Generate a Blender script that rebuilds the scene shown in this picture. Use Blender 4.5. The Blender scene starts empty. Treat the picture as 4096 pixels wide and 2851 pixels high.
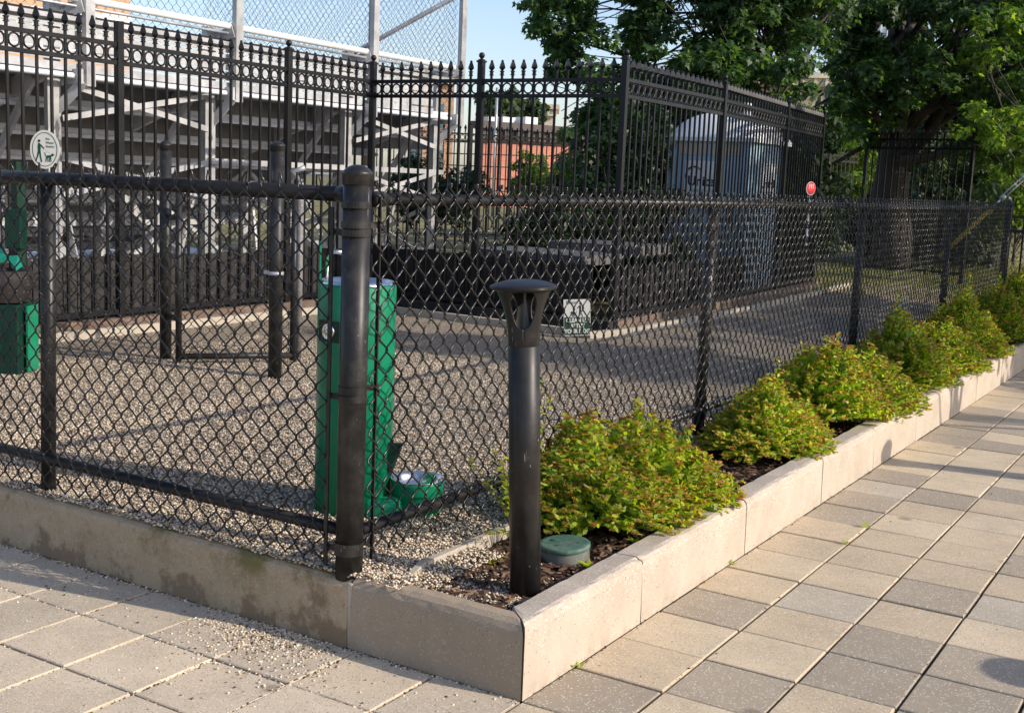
import bpy, math, random
from mathutils import Vector, Matrix
R = math.radians
scn = bpy.context.scene
COL = scn.collection
rnd = random.Random(7)

# ------------------------------------------------------------ helpers
class MB:
    def __init__(s): s.v = []; s.f = []; s.smooth = []
    def face(s, idx, sm=False): s.f.append(tuple(idx)); s.smooth.append(sm)
    def add(s, verts, faces, sm=False):
        o = len(s.v); s.v.extend(tuple(p) for p in verts)
        for f in faces: s.face([o+i for i in f], sm)
    def box(s, c, size, rz=0.0, M=None):
        hx, hy, hz = size[0]/2, size[1]/2, size[2]/2
        m = M if M is not None else Matrix.Rotation(rz, 3, 'Z')
        c = Vector(c)
        vs = [c + m @ Vector((sx*hx, sy*hy, sz*hz)) for sx in (-1, 1) for sy in (-1, 1) for sz in (-1, 1)]
        s.add(vs, [(0,1,3,2),(4,6,7,5),(0,4,5,1),(2,3,7,6),(0,2,6,4),(1,5,7,3)])
    def bx(s, x0, x1, y0, y1, z0, z1):
        s.box(((x0+x1)/2, (y0+y1)/2, (z0+z1)/2), (x1-x0, y1-y0, z1-z0))
    def beam(s, a, b, w, h, up=(0,0,1)):
        a = Vector(a); b = Vector(b); d = b-a; L = d.length; d.normalize()
        u = Vector(up)
        if abs(d.dot(u)) > 0.99: u = Vector((1,0,0))
        r = d.cross(u).normalized(); u = r.cross(d)
        M = Matrix((r, d, u)).transposed()
        s.box((a+b)/2, (w, L, h), M=M)
    def tube(s, pts, r, n=8, caps=True, rr=None):
        pts = [Vector(p) for p in pts]; rings = []
        prev = None
        for i, p in enumerate(pts):
            if i == 0: d = pts[1]-pts[0]
            elif i == len(pts)-1: d = pts[-1]-pts[-2]
            else: d = pts[i+1]-pts[i-1]
            d.normalize()
            if prev is None:
                u = Vector((0,0,1)) if abs(d.z) < 0.9 else Vector((1,0,0))
                a = d.cross(u).normalized()
            else:
                a = (prev - d*prev.dot(d)).normalized()
            prev = a; b = d.cross(a)
            q = rr[i] if rr else r
            o = len(s.v)
            for k in range(n):
                t = 2*math.pi*k/n
                s.v.append(tuple(p + (a*math.cos(t)+b*math.sin(t))*q))
            rings.append(o)
        for i in range(len(rings)-1):
            a0, b0 = rings[i], rings[i+1]
            for k in range(n):
                k2 = (k+1) % n
                s.face((a0+k, a0+k2, b0+k2, b0+k), True)
        if caps:
            s.face([rings[0]+k for k in range(n)][::-1]); s.face([rings[-1]+k for k in range(n)])
    def lathe(s, c, prof, n=24, sm=True, axis=None):
        c = Vector(c); M = axis if axis is not None else Matrix.Identity(3)
        o = len(s.v)
        for (r, z) in prof:
            for k in range(n):
                t = 2*math.pi*k/n
                s.v.append(tuple(c + M @ Vector((r*math.cos(t), r*math.sin(t), z))))
        for i in range(len(prof)-1):
            for k in range(n):
                k2 = (k+1) % n
                s.face((o+i*n+k, o+i*n+k2, o+(i+1)*n+k2, o+(i+1)*n+k), sm)
    def prism(s, poly, z0, z1):
        n = len(poly)
        vs = [(x, y, z0) for x, y in poly]+[(x, y, z1) for x, y in poly]
        fs = [tuple(range(n))[::-1], tuple(range(n, 2*n))]+[(i, (i+1) % n, n+(i+1) % n, n+i) for i in range(n)]
        s.add(vs, fs)
    def ball(s, c, r, n=10):
        s.lathe(c, [(max(1e-4, r*math.sin(math.pi*i/n)), -r*math.cos(math.pi*i/n)) for i in range(n+1)], 12)
    def build(s, name, mat, parent=None, bevel=0, solid=0, weld=False):
        me = bpy.data.meshes.new(name)
        me.from_pydata(s.v, [], s.f)
        me.polygons.foreach_set('use_smooth', s.smooth)
        me.materials.append(mat); me.update()
        o = bpy.data.objects.new(name, me); COL.objects.link(o)
        if parent is not None: o.parent = parent
        if solid:
            m = o.modifiers.new('s', 'SOLIDIFY'); m.thickness = solid; m.offset = -1
        if bevel:
            m = o.modifiers.new('b', 'BEVEL'); m.width = bevel; m.segments = 2; m.limit_method = 'ANGLE'; m.angle_limit = R(40)
        return o

def tag(o, label, cat, group=None, kind=None):
    o['label'] = label; o['category'] = cat
    if group: o['group'] = group
    if kind: o['kind'] = kind
    return o
def thing(name, label, cat, loc=(0,0,0), rz=0, group=None):
    o = bpy.data.objects.new(name, None); COL.objects.link(o)
    o.location = loc; o.rotation_euler = (0, 0, rz); o.empty_display_size = .1
    return tag(o, label, cat, group)
def struct(o): o['kind'] = 'structure'; return o
def inst(src, parent, loc=(0,0,0), rz=0):
    c = src.copy(); COL.objects.link(c); c.parent = parent; c.location = loc; c.rotation_euler = (0, 0, rz); return c
def text(name, s, size, mat, loc, rot, parent, extrude=.001, align='CENTER', sx=1.0, off=0.0):
    cu = bpy.data.curves.new(name, 'FONT'); cu.body = s; cu.size = size; cu.extrude = extrude
    cu.align_x = align; cu.align_y = 'CENTER'; cu.offset = off
    t = bpy.data.objects.new(name, cu); COL.objects.link(t)
    dg = bpy.context.evaluated_depsgraph_get()
    me = bpy.data.meshes.new_from_object(t.evaluated_get(dg))
    COL.objects.unlink(t); bpy.data.objects.remove(t); bpy.data.curves.remove(cu)
    me.materials.clear(); me.materials.append(mat)
    o = bpy.data.objects.new(name, me); COL.objects.link(o)
    o.location = loc; o.rotation_euler = rot; o.scale = (sx, 1, 1)
    if parent: o.parent = parent
    return o

# ------------------------------------------------------------ materials
def newmat(name):
    m = bpy.data.materials.new(name); m.use_nodes = True
    nt = m.node_tree; b = nt.nodes['Principled BSDF']; b.inputs['Specular IOR Level'].default_value = .32; return m, nt, b
def N(nt, t, **k):
    n = nt.nodes.new(t)
    for a, v in k.items():
        if a in n.inputs: n.inputs[a].default_value = v
        else: setattr(n, a, v)
    return n
def ramp(nt, fac, stops, interp='LINEAR'):
    r = nt.nodes.new('ShaderNodeValToRGB'); r.color_ramp.interpolation = interp
    els = r.color_ramp.elements
    while len(els) < len(stops): els.new(.5)
    for e, (p, c) in zip(els, stops):
        e.position = p; e.color = (c[0], c[1], c[2], 1)
    nt.links.new(fac, r.inputs[0]); return r.outputs[0]
def mix(nt, fac, a, b, mode='MIX'):
    m = nt.nodes.new('ShaderNodeMix'); m.data_type = 'RGBA'; m.blend_type = mode
    for sock, v in ((m.inputs[0], fac), (m.inputs[6], a), (m.inputs[7], b)):
        if hasattr(v, 'is_output'): nt.links.new(v, sock)
        elif isinstance(v, (tuple, list)): sock.default_value = (v[0], v[1], v[2], 1)
        else: sock.default_value = v
    return m.outputs[2]
def bump(nt, b, h, strength=.3, dist=.01):
    n = nt.nodes.new('ShaderNodeBump'); n.inputs['Strength'].default_value = strength; n.inputs['Distance'].default_value = dist
    nt.links.new(h, n.inputs['Height']); nt.links.new(n.outputs[0], b.inputs['Normal'])
def objco(nt):
    return nt.nodes.new('ShaderNodeTexCoord').outputs['Object']
def geoco(nt):
    return nt.nodes.new('ShaderNodeNewGeometry').outputs['Position']
def noise(nt, co, scale, detail=4, rough=.6):
    n = N(nt, 'ShaderNodeTexNoise', Scale=scale, Detail=detail, Roughness=rough); nt.links.new(co, n.inputs['Vector']); return n.outputs['Fac']
def voro(nt, co, scale, feat='F1'):
    n = nt.nodes.new('ShaderNodeTexVoronoi'); n.feature = feat; n.inputs['Scale'].default_value = scale; nt.links.new(co, n.inputs['Vector']); return n
def mapr(nt, v, a, b, c=0., d=1.):
    n = N(nt, 'ShaderNodeMapRange'); nt.links.new(v, n.inputs[0])
    for i, q in enumerate((a, b, c, d)): n.inputs[i+1].default_value = q
    return n.outputs[0]

def paint(name, col, rough=.4, metal=0., wear=.06, wearcol=(.30,.29,.28), var=.25, dust=.0, scale=1.0, streak=0):
    m, nt, b = newmat(name); co = geoco(nt)
    n1 = noise(nt, co, 5*scale, 5); n2 = noise(nt, co, 60*scale, 4, .7)
    c = mix(nt, mapr(nt, n1, .3, .7), tuple(x*(1-var) for x in col), tuple(min(1, x*(1+var)) for x in col))
    if wear > 0:
        w = mapr(nt, n2, .70-wear, .76-wear, 0, .8)
        c = mix(nt, w, c, wearcol)
    if dust > 0:
        c = mix(nt, mapr(nt, noise(nt, co, 14, 6, .7), .45, .8, 0, dust), c, (.32,.29,.25))
    if streak:
        mp = N(nt, 'ShaderNodeMapping'); mp.inputs['Scale'].default_value = (55, 55, 5); mp.inputs['Rotation'].default_value = (.12, .1, 0); nt.links.new(co, mp.inputs[0])
        sn = noise(nt, mp.outputs[0], 1.0, 3, .8); sn2 = noise(nt, co, 7, 2)
        mm_ = nt.nodes.new('ShaderNodeMath'); mm_.operation = 'MULTIPLY'; nt.links.new(mapr(nt, sn, .66, .70), mm_.inputs[0]); nt.links.new(mapr(nt, sn2, .48, .6, 0, streak), mm_.inputs[1])
        c = mix(nt, mm_.outputs[0], c, (.34,.33,.32))
    nt.links.new(c, b.inputs['Base Color'])
    nt.links.new(mapr(nt, n1, .3, .7, rough*.8, min(1, rough*1.25)), b.inputs['Roughness'])
    b.inputs['Metallic'].default_value = metal
    bump(nt, b, n2, .06, .002)
    return m
black = paint('black_powder_coat', (.008,.0078,.0085), .40, wear=.012, dust=.02)
blackwire = paint('black_vinyl_wire', (.030,.029,.028), .22, metal=.35, wear=0, dust=.0)
blackworn = paint('worn_black_post', (.014,.0135,.0135), .38, wear=.035, wearcol=(.22,.21,.20), dust=.12, streak=.5)
bolm = paint('bollard_bronze_black', (.015,.014,.0135), .36, wear=.022, wearcol=(.45,.44,.43), dust=.06, streak=.8)
alu = paint('aluminium', (.42,.42,.415), .42, metal=.35, wear=.05, wearcol=(.25,.24,.23), dust=.25)
underalu = paint('aluminium_underside', (.46,.455,.45), .5, metal=.15, wear=.05, dust=.3)  # underside copy of the aluminium, tone raised in place of bounce light
alupanel = paint('aluminium_panel', (.42,.42,.42), .5, metal=.1, wear=.04, wearcol=(.3,.3,.3), dust=.2)
galv = paint('galvanised', (.48,.48,.49), .38, metal=.55, wear=.05, wearcol=(.25,.25,.25))
riserm = paint('riser_metal', (.20,.195,.19), .6, wear=.04, dust=.2)
skylit = paint('skylit_extrusion', (.78,.80,.84), .45, wear=.03, var=.08)  # conduits and nosings: bluish sky light put into the colour
galvold = paint('weathered_galvanised', (.17,.165,.16), .6, metal=.2, wear=.12, wearcol=(.42,.41,.40))
galvwire = paint('galvanised_wire', (.22,.23,.24), .45, metal=.5, wear=0)
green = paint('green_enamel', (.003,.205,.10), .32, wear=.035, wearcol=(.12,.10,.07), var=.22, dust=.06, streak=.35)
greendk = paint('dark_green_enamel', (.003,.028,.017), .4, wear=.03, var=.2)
greenlid = paint('green_plastic_lid', (.05,.125,.09), .6, wear=.09, wearcol=(.22,.25,.22), dust=.45)
greyplastic = paint('grey_plastic', (.13,.135,.12), .7, wear=.05, dust=.5)
steel = paint('stainless_steel', (.72,.72,.70), .16, metal=1., wear=.10, wearcol=(.42,.24,.13), var=.1)
white = paint('white_paint', (.74,.74,.72), .5, wear=.02, wearcol=(.4,.4,.38), var=.05)
rust = paint('rusty_board', (.13,.085,.06), .85, wear=.12, wearcol=(.28,.22,.16), dust=.5)
boardm = paint('dark_rubber_board', (.024,.022,.022), .8, wear=.10, wearcol=(.07,.065,.06), dust=.12, var=.4)
pottyblue = paint('potty_blue_plastic', (.34,.48,.58), .6, wear=.02, wearcol=(.2,.25,.3), var=.08)
pottywhite = paint('potty_roof_plastic', (.80,.80,.78), .5, wear=.02, wearcol=(.5,.48,.45), var=.04)
pottybeige = paint('potty_vent_plastic', (.55,.45,.35), .6, wear=.03, var=.08)
inkdk = paint('ink_dark', (.012,.014,.03), .6, wear=0)
inkgreen = paint('ink_green', (.008,.06,.035), .6, wear=0)
inkgrey = paint('ink_grey', (.16,.18,.19), .6, wear=0)
signwhite = paint('sign_white', (.62,.61,.55), .45, wear=.02, var=.03)
signgreen = paint('sign_green', (.01,.055,.035), .5, wear=.03, var=.1)
signred = paint('sign_red', (.50,.02,.035), .4, wear=.02, var=.08)
bark = paint('bark', (.050,.042,.034), .9, wear=.15, wearcol=(.10,.085,.07), var=.4)
yellow = paint('yellow_sleeve', (.55,.36,.04), .6, wear=.06, wearcol=(.2,.15,.08))
slab = paint('grey_stone_slab', (.10,.10,.105), .8, wear=.08, dust=.2)
binbrown = paint('brown_bin_liner', (.020,.016,.015), .7, wear=.08)
teal = paint('teal_bag_roll', (.02,.33,.22), .5, wear=.03)

def mat_paver():
    m, nt, b = newmat('paver_concrete'); co = geoco(nt)
    g = nt.nodes.new('ShaderNodeNewGeometry'); rp = g.outputs['Random Per Island']
    base = ramp(nt, rp, [(0,(.36,.30,.22)),(.20,(.56,.445,.295)),(.38,(.61,.485,.32)),(.54,(.41,.34,.245)),(.66,(.63,.51,.345)),(.82,(.66,.53,.355)),(.94,(.52,.45,.34))], 'CONSTANT')
    sep = N(nt, 'ShaderNodeSeparateXYZ'); nt.links.new(co, sep.inputs[0])
    left = mapr(nt, sep.outputs[0], -.02, 0.0, .62, 0)
    base = mix(nt, left, base, (.70,.585,.43))
    st = noise(nt, co, 2.6, 6, .65)
    c = mix(nt, mapr(nt, st, .42, .72, 0, .42), base, (.25,.205,.15))
    n3 = noise(nt, co, 9, 5, .7)
    c = mix(nt, mapr(nt, n3, .5, .75, 0, .28), c, (.50,.43,.33))
    v = voro(nt, co, 150); vc = N(nt, 'ShaderNodeSeparateColor'); nt.links.new(v.outputs['Color'], vc.inputs[0])
    near = mapr(nt, v.outputs['Distance'], .28, .42, 1, 0)
    light = nt.nodes.new('ShaderNodeMath'); light.operation = 'MULTIPLY'
    nt.links.new(mapr(nt, vc.outputs[0], .70, .74), light.inputs[0]); nt.links.new(near, light.inputs[1])
    c = mix(nt, light.outputs[0], c, (.80,.75,.64))
    dk = nt.nodes.new('ShaderNodeMath'); dk.operation = 'MULTIPLY'
    nt.links.new(mapr(nt, vc.outputs[1], .74, .78), dk.inputs[0]); nt.links.new(near, dk.inputs[1])
    c = mix(nt, dk.outputs[0], c, (.25,.21,.165))
    vs_ = voro(nt, co, 3.1); vsc = N(nt, 'ShaderNodeSeparateColor'); nt.links.new(vs_.outputs['Color'], vsc.inputs[0])
    sp1 = nt.nodes.new('ShaderNodeMath'); sp1.operation = 'MULTIPLY'
    nt.links.new(mapr(nt, vs_.outputs['Distance'], .06, .14, .55, 0), sp1.inputs[0]); nt.links.new(mapr(nt, vsc.outputs[2], .62, .66), sp1.inputs[1])
    c = mix(nt, sp1.outputs[0], c, (.12,.095,.07))
    f = noise(nt, co, 320, 3, .7)
    c = mix(nt, mapr(nt, f, .3, .7, 0, .4), c, mix(nt, .5, c, (.12,.1,.08)))
    nt.links.new(c, b.inputs['Base Color']); b.inputs['Roughness'].default_value = .88
    bump(nt, b, f, .5, .003)
    return m
paver = mat_paver()

def mat_agg(name, base, alt, flk, stain=None, moss=False):
    m, nt, b = newmat(name); co = geoco(nt)
    c = mix(nt, mapr(nt, noise(nt, co, 4, 6, .65), .35, .65), base, alt)
    v = voro(nt, co, 130); vc = N(nt, 'ShaderNodeSeparateColor'); nt.links.new(v.outputs['Color'], vc.inputs[0])
    near = mapr(nt, v.outputs['Distance'], .3, .45, 1, 0)
    for i, th, cc in ((0, .70, flk), (1, .93, (.20,.17,.14))):
        q = nt.nodes.new('ShaderNodeMath'); q.operation = 'MULTIPLY'
        nt.links.new(mapr(nt, vc.outputs[i], th, th+.05), q.inputs[0]); nt.links.new(near, q.inputs[1])
        c = mix(nt, q.outputs[0], c, cc)
    if stain:
        n = noise(nt, co, 3.2, 8, .72)
        sep = N(nt, 'ShaderNodeSeparateXYZ'); nt.links.new(co, sep.inputs[0])
        ml = nt.nodes.new('ShaderNodeMath'); ml.operation = 'SUBTRACT'
        nt.links.new(n, ml.inputs[0])
        nt.links.new(mapr(nt, sep.outputs[2], 0, .17, -.10, .07), ml.inputs[1])
        c = mix(nt, mapr(nt, ml.outputs[0], .53, .60, 0, .8), c, stain)
        n4 = noise(nt, co, 24, 6, .75)
        c = mix(nt, mapr(nt, n4, .55, .70, 0, .5), c, tuple(x*.8 for x in stain))
        if moss:
            n2 = noise(nt, co, 2.3, 7, .75)
            ml2 = nt.nodes.new('ShaderNodeMath'); ml2.operation = 'MULTIPLY'
            nt.links.new(mapr(nt, n2, .52, .62), ml2.inputs[0]); nt.links.new(mapr(nt, sep.outputs[2], .10, .20, 0, .9), ml2.inputs[1])
            c = mix(nt, ml2.outputs[0], c, (.15,.125,.03))
    else:
        sep = N(nt, 'ShaderNodeSeparateXYZ'); nt.links.new(co, sep.inputs[0])
        n5 = noise(nt, co, 11, 6, .7)
        ml = nt.nodes.new('ShaderNodeMath'); ml.operation = 'MULTIPLY'
        nt.links.new(mapr(nt, n5, .45, .7, 0, 1), ml.inputs[0]); nt.links.new(mapr(nt, sep.outputs[2], .0, .06, .55, .12), ml.inputs[1])
        c = mix(nt, ml.outputs[0], c, (.25,.20,.14))
    f = noise(nt, co, 260, 3, .7)
    c = mix(nt, mapr(nt, f, .3, .7, 0, .25), c, (.2,.17,.14))
    nt.links.new(c, b.inputs['Base Color']); b.inputs['Roughness'].default_value = .9
    bump(nt, b, f, .45, .003)
    return m
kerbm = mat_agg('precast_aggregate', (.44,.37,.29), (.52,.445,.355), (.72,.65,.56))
kerbdk = mat_agg('precast_aggregate_shaded', (.33,.255,.175), (.38,.30,.21), (.47,.39,.29))  # browner copy of the precast mix, the left block's shade put into its colour
oldkerb = mat_agg('old_concrete', (.37,.275,.165), (.45,.345,.215), (.50,.42,.31), stain=(.19,.125,.07), moss=True)
edgem = mat_agg('edging_concrete', (.42,.37,.29), (.48,.42,.33), (.5,.46,.4))

def mat_gravel():
    m, nt, b = newmat('pea_gravel'); co = geoco(nt)
    v = voro(nt, co, 92); vc = N(nt, 'ShaderNodeSeparateColor'); nt.links.new(v.outputs['Color'], vc.inputs[0])
    c = ramp(nt, vc.outputs[0], [(0,(.15,.12,.085)),(.18,(.48,.38,.26)),(.40,(.72,.58,.41)),(.60,(.50,.41,.32)),(.75,(.78,.65,.48)),(.92,(.82,.72,.57))], 'CONSTANT')
    c = mix(nt, mapr(nt, v.outputs['Distance'], .38, .66, 0, .92), c, (.05,.038,.026))
    c = mix(nt, mapr(nt, noise(nt, co, .9, 5), .42, .7, 0, .3), c, (.26,.22,.17))
    nt.links.new(c, b.inputs['Base Color']); b.inputs['Roughness'].default_value = .85
    bump(nt, b, mapr(nt, v.outputs['Distance'], 0, .7, 1, 0), 1.0, .012)
    return m
gravelm = mat_gravel()
def mat_island(name, stops, rough=.8, bumpsc=None, interp='LINEAR'):
    m, nt, b = newmat(name)
    g = nt.nodes.new('ShaderNodeNewGeometry')
    c = ramp(nt, g.outputs['Random Per Island'], stops, interp)
    nt.links.new(c, b.inputs['Base Color']); b.inputs['Roughness'].default_value = rough
    return m
pebm = mat_island('pebbles', [(0,(.06,.045,.035)),(.24,(.22,.17,.12)),(.4,(.62,.50,.35)),(.6,(.38,.31,.24)),(.75,(.70,.56,.39)),(.9,(.76,.64,.48)),(.97,(.80,.72,.60))], .7)
chipm = mat_island('bark_chips', [(0,(.035,.02,.013)),(.5,(.10,.052,.03)),(.8,(.16,.09,.055)),(1,(.26,.17,.11))], .9)
def mat_soil(name, a, b_, sc=30):
    m, nt, b = newmat(name); co = geoco(nt)
    n = noise(nt, co, sc, 8, .75)
    c = mix(nt, mapr(nt, n, .35, .65), a, b_)
    nt.links.new(c, b.inputs['Base Color']); b.inputs['Roughness'].default_value = 1
    bump(nt, b, n, .8, .02); return m
mulchm = mat_soil('mulch_soil', (.028,.017,.011), (.085,.05,.03), 60)
sandm = mat_soil('joint_sand', (.035,.028,.022), (.11,.085,.06), 90)
padm = mat_soil('pale_bounce_pad', (.40,.385,.36), (.52,.50,.47), 3)
lawnm = mat_soil('dry_lawn', (.085,.095,.035), (.26,.22,.09), 1.2)
farm = mat_soil('far_ground', (.10,.10,.09), (.16,.15,.13), .3)

def mat_leaf(name, stops, trans=.35, rough=.45, tcol=None, boost=1.7):
    m = bpy.data.materials.new(name); m.use_nodes = True; nt = m.node_tree
    b = nt.nodes['Principled BSDF']; out = nt.nodes['Material Output']
    g = nt.nodes.new('ShaderNodeNewGeometry')
    c = ramp(nt, g.outputs['Random Per Island'], stops)
    n = noise(nt, g.outputs['Position'], 1.1, 3)
    c2 = mix(nt, mapr(nt, n, .35, .65, 0, .5), c, (.01,.03,.01))
    nt.links.new(c2, b.inputs['Base Color']); b.inputs['Roughness'].default_value = rough
    b.inputs['Specular IOR Level'].default_value = .35
    t = nt.nodes.new('ShaderNodeBsdfTranslucent')
    tc = mix(nt, 1.0, c, (boost, boost*1.05, boost*.35), 'MULTIPLY')
    nt.links.new(tc, t.inputs[0])
    ms = nt.nodes.new('ShaderNodeMixShader'); ms.inputs[0].default_value = trans
    nt.links.new(b.outputs[0], ms.inputs[1]); nt.links.new(t.outputs[0], ms.inputs[2]); nt.links.new(ms.outputs[0], out.inputs[0])
    return m
leafA = mat_leaf('plane_leaf', [(0,(.035,.075,.035)),(.5,(.055,.11,.042)),(.85,(.08,.15,.05)),(1,(.15,.22,.07))], .45, boost=2.0)
leafB = mat_leaf('maple_leaf_bright', [(0,(.05,.10,.02)),(.6,(.11,.19,.03)),(1,(.24,.30,.05))], .55, boost=2.0)
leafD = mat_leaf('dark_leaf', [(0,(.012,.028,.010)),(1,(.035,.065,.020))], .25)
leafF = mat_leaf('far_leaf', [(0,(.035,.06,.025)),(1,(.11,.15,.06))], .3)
spirea = mat_leaf('spirea_leaf', [(0,(.13,.23,.02)),(.35,(.31,.46,.028)),(.7,(.50,.61,.038)),(1,(.68,.63,.055))], .4, .5, boost=1.6)
spireatip = mat_leaf('spirea_tip', [(0,(.50,.13,.04)),(.35,(.60,.26,.055)),(.6,(.56,.42,.07)),(.96,(.56,.50,.08)),(1,(.45,.12,.16))], .3, .6, boost=1.3)
grassm = mat_leaf('grass_blade', [(0,(.06,.10,.02)),(.6,(.16,.18,.05)),(1,(.34,.29,.12))], .3)
stemm = paint('stem', (.10,.055,.03), .8, wear=0)
def glassm(name, col, rough=.15):
    m, nt, b = newmat(name); b.inputs['Base Color'].default_value = (*col, 1); b.inputs['Roughness'].default_value = rough
    b.inputs['Metallic'].default_value = .35
    return m
pane = glassm('window_pane', (.16,.22,.26)); panegreen = glassm('greenish_pane', (.35,.45,.43), .3); paneblue = glassm('blue_pane', (.10,.20,.36))
def mat_brick(name, c1, c2, mo, sc):
    m, nt, b = newmat(name); co = objco(nt)
    mp = N(nt, 'ShaderNodeMapping'); mp.inputs['Rotation'].default_value = (R(90), 0, 0); nt.links.new(co, mp.inputs[0])
    br = N(nt, 'ShaderNodeTexBrick', Scale=sc); br.inputs['Color1'].default_value = (*c1,1); br.inputs['Color2'].default_value = (*c2,1); br.inputs['Mortar'].default_value = (*mo,1)
    nt.links.new(mp.outputs[0], br.inputs[0])
    c = mix(nt, mapr(nt, noise(nt, co, .6, 5), .3, .7, 0, .35), br.outputs[0], tuple(x*.6 for x in c1))
    nt.links.new(c, b.inputs['Base Color']); b.inputs['Roughness'].default_value = .9; return m
redbrick = mat_brick('red_brick', (.46,.16,.11), (.54,.21,.14), (.5,.3,.22), 3)
peach = mat_brick('peach_brick', (.62,.36,.20), (.66,.40,.23), (.6,.45,.33), 3)
cream = paint('cream_stucco', (.62,.55,.42), .9, wear=.03)
tan = paint('tan_masonry', (.42,.33,.26), .9, wear=.06)
towerm = paint('tower_panel', (.66,.72,.74), .6, wear=.02, var=.05, scale=.1)
roofdk = paint('dark_cornice', (.10,.08,.075), .8, wear=.05)

# ------------------------------------------------------------ camera
CX = Vector((0.8481703648492347, 0.5281238991668746, 0.04113610725741009))
CY = Vector((0.11128963760184647, -0.10173135750895802, -0.9885673206523846))
CZ = Vector((-0.5179011959379569, 0.8430515275047911, -0.14506023996213646))
cam = bpy.data.cameras.new('camera'); co_ = bpy.data.objects.new('camera', cam); COL.objects.link(co_)
M = Matrix.Identity(4)
for i in range(3):
    M[i][0] = CX[i]; M[i][1] = -CY[i]; M[i][2] = -CZ[i]
M[0][3], M[1][3], M[2][3] = 1.788035, -3.050406, 1.6
co_.matrix_world = M
cam.sensor_width = 36; cam.lens = 36*2685/2296; cam.clip_end = 2000; cam.clip_start = .05
scn.camera = co_
CAM = Vector((1.788035, -3.050406, 1.6))
def unp(px, py, d):   # photo pixel (2296 wide) at depth d -> world point, used only to read positions off the survey
    return CAM + CX*((px-1148)/2685*d) + CY*((py-799)/2685*d) + CZ*d

# ------------------------------------------------------------ light
w = bpy.data.worlds.new('World'); scn.world = w; w.use_nodes = True
wn = w.node_tree; bg = wn.nodes['Background']
sky = wn.nodes.new('ShaderNodeTexSky'); sky.sky_type = 'NISHITA'; sky.sun_disc = False
SD = Vector((1.79, .36, 1)).normalized()
el = math.asin(SD.z)
sky.sun_elevation = el; sky.sun_rotation = math.atan2(SD.x, SD.y)
sky.air_density = 1.0; sky.dust_density = 1.2; sky.ozone_density = 1.5
sg_ = wn.nodes.new('ShaderNodeMix'); sg_.data_type = 'RGBA'; sg_.blend_type = 'MULTIPLY'; sg_.inputs[0].default_value = 1
sg_.inputs[7].default_value = (1.38, 1.34, 1.44, 1)
wn.links.new(sky.outputs[0], sg_.inputs[6]); wn.links.new(sg_.outputs[2], bg.inputs[0]); bg.inputs[1].default_value = .15
sun = bpy.data.lights.new('sun', 'SUN'); so = bpy.data.objects.new('sun', sun); COL.objects.link(so)
sun.energy = 5.0; sun.angle = R(.53); sun.color = (1, .90, .77)
so.rotation_euler = SD.to_track_quat('Z', 'Y').to_euler()
scn.view_settings.view_transform = 'Standard'; scn.view_settings.look = 'None'; scn.view_settings.exposure = 0

# ------------------------------------------------------------ ground
def sheet(name, poly, z, mat):
    m = MB(); m.add([(x, y, z) for x, y in poly], [tuple(range(len(poly)))]); o = m.build(name, mat); return struct(o)
sheet('ground', [(-900,-300),(900,-300),(900,1500),(-900,1500)], -.05, farm)
sheet('paving_bed', [(-6,-6),(8,-6),(8,40),(0.0,40),(-.1,.1),(-6,.1)], -.016, sandm)
def pavement():
    m = MB(); px, py = .3275, .3375; g = .0050; bv = .0036
    for i in range(-18, 16):
        for j in range(-14, 60):
            x0, x1 = i*px+g, (i+1)*px-g; y0, y1 = j*py+g, (j+1)*py-g
            if x1 <= 0.01 and y0 >= -.01: continue
            if i >= 0: pass
            cx, cy = (x0+x1)/2, (y0+y1)/2
            if (cx-1.79)**2+(cy+3.05)**2 > 60 and i > 8: continue
            dz = rnd.uniform(-.0025, .0025); tx = rnd.uniform(-.004, .004); ty = rnd.uniform(-.004, .004); jx = rnd.uniform(-.0015, .0015)
            def P(x, y, z): return (x+jx, y+jx, z+dz+(x-cx)*tx+(y-cy)*ty)
            vs = [P(x0,y0,-.02),P(x1,y0,-.02),P(x1,y1,-.02),P(x0,y1,-.02),
                  P(x0,y0,-bv*.9),P(x1,y0,-bv*.9),P(x1,y1,-bv*.9),P(x0,y1,-bv*.9),
                  P(x0+bv,y0+bv,0),P(x1-bv,y0+bv,0),P(x1-bv,y1-bv,0),P(x0+bv,y1-bv,0)]
            m.add(vs, [(0,1,5,4),(1,2,6,5),(2,3,7,6),(3,0,4,7),(4,5,9,8),(5,6,10,9),(6,7,11,10),(7,4,8,11),(8,9,10,11)])
    return struct(m.build('pavement', paver))
pavement()
# raised ground behind the kerbs
struct(sheet('gravel_ground', [(-.6,.05),(-.6,6.4),(-.6,16),(-3.35,16),(-3.05,6.9),(-3.2,6.4),(-6.0,6.55),(-6.0,.05)], .232, gravelm))
sheet('planting_bed', [(-.10,.07),(-.10,30),(-.62,30),(-.62,.07)], .19, mulchm)
sheet('lawn', [(-.62,16),(-.62,300),(-400,300),(-400,-60),(-6.0,-60),(-6.0,6.56),(-3.2,6.41),(-3.06,6.9),(-3.36,16)], .236, lawnm)

sheet('bounce_pad', [(-6.4,-3),(-6.4,11.5),(-15,11.5),(-15,-3)], .244, padm)  # pale ground added under the bleachers, also bouncing light onto their underside
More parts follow.
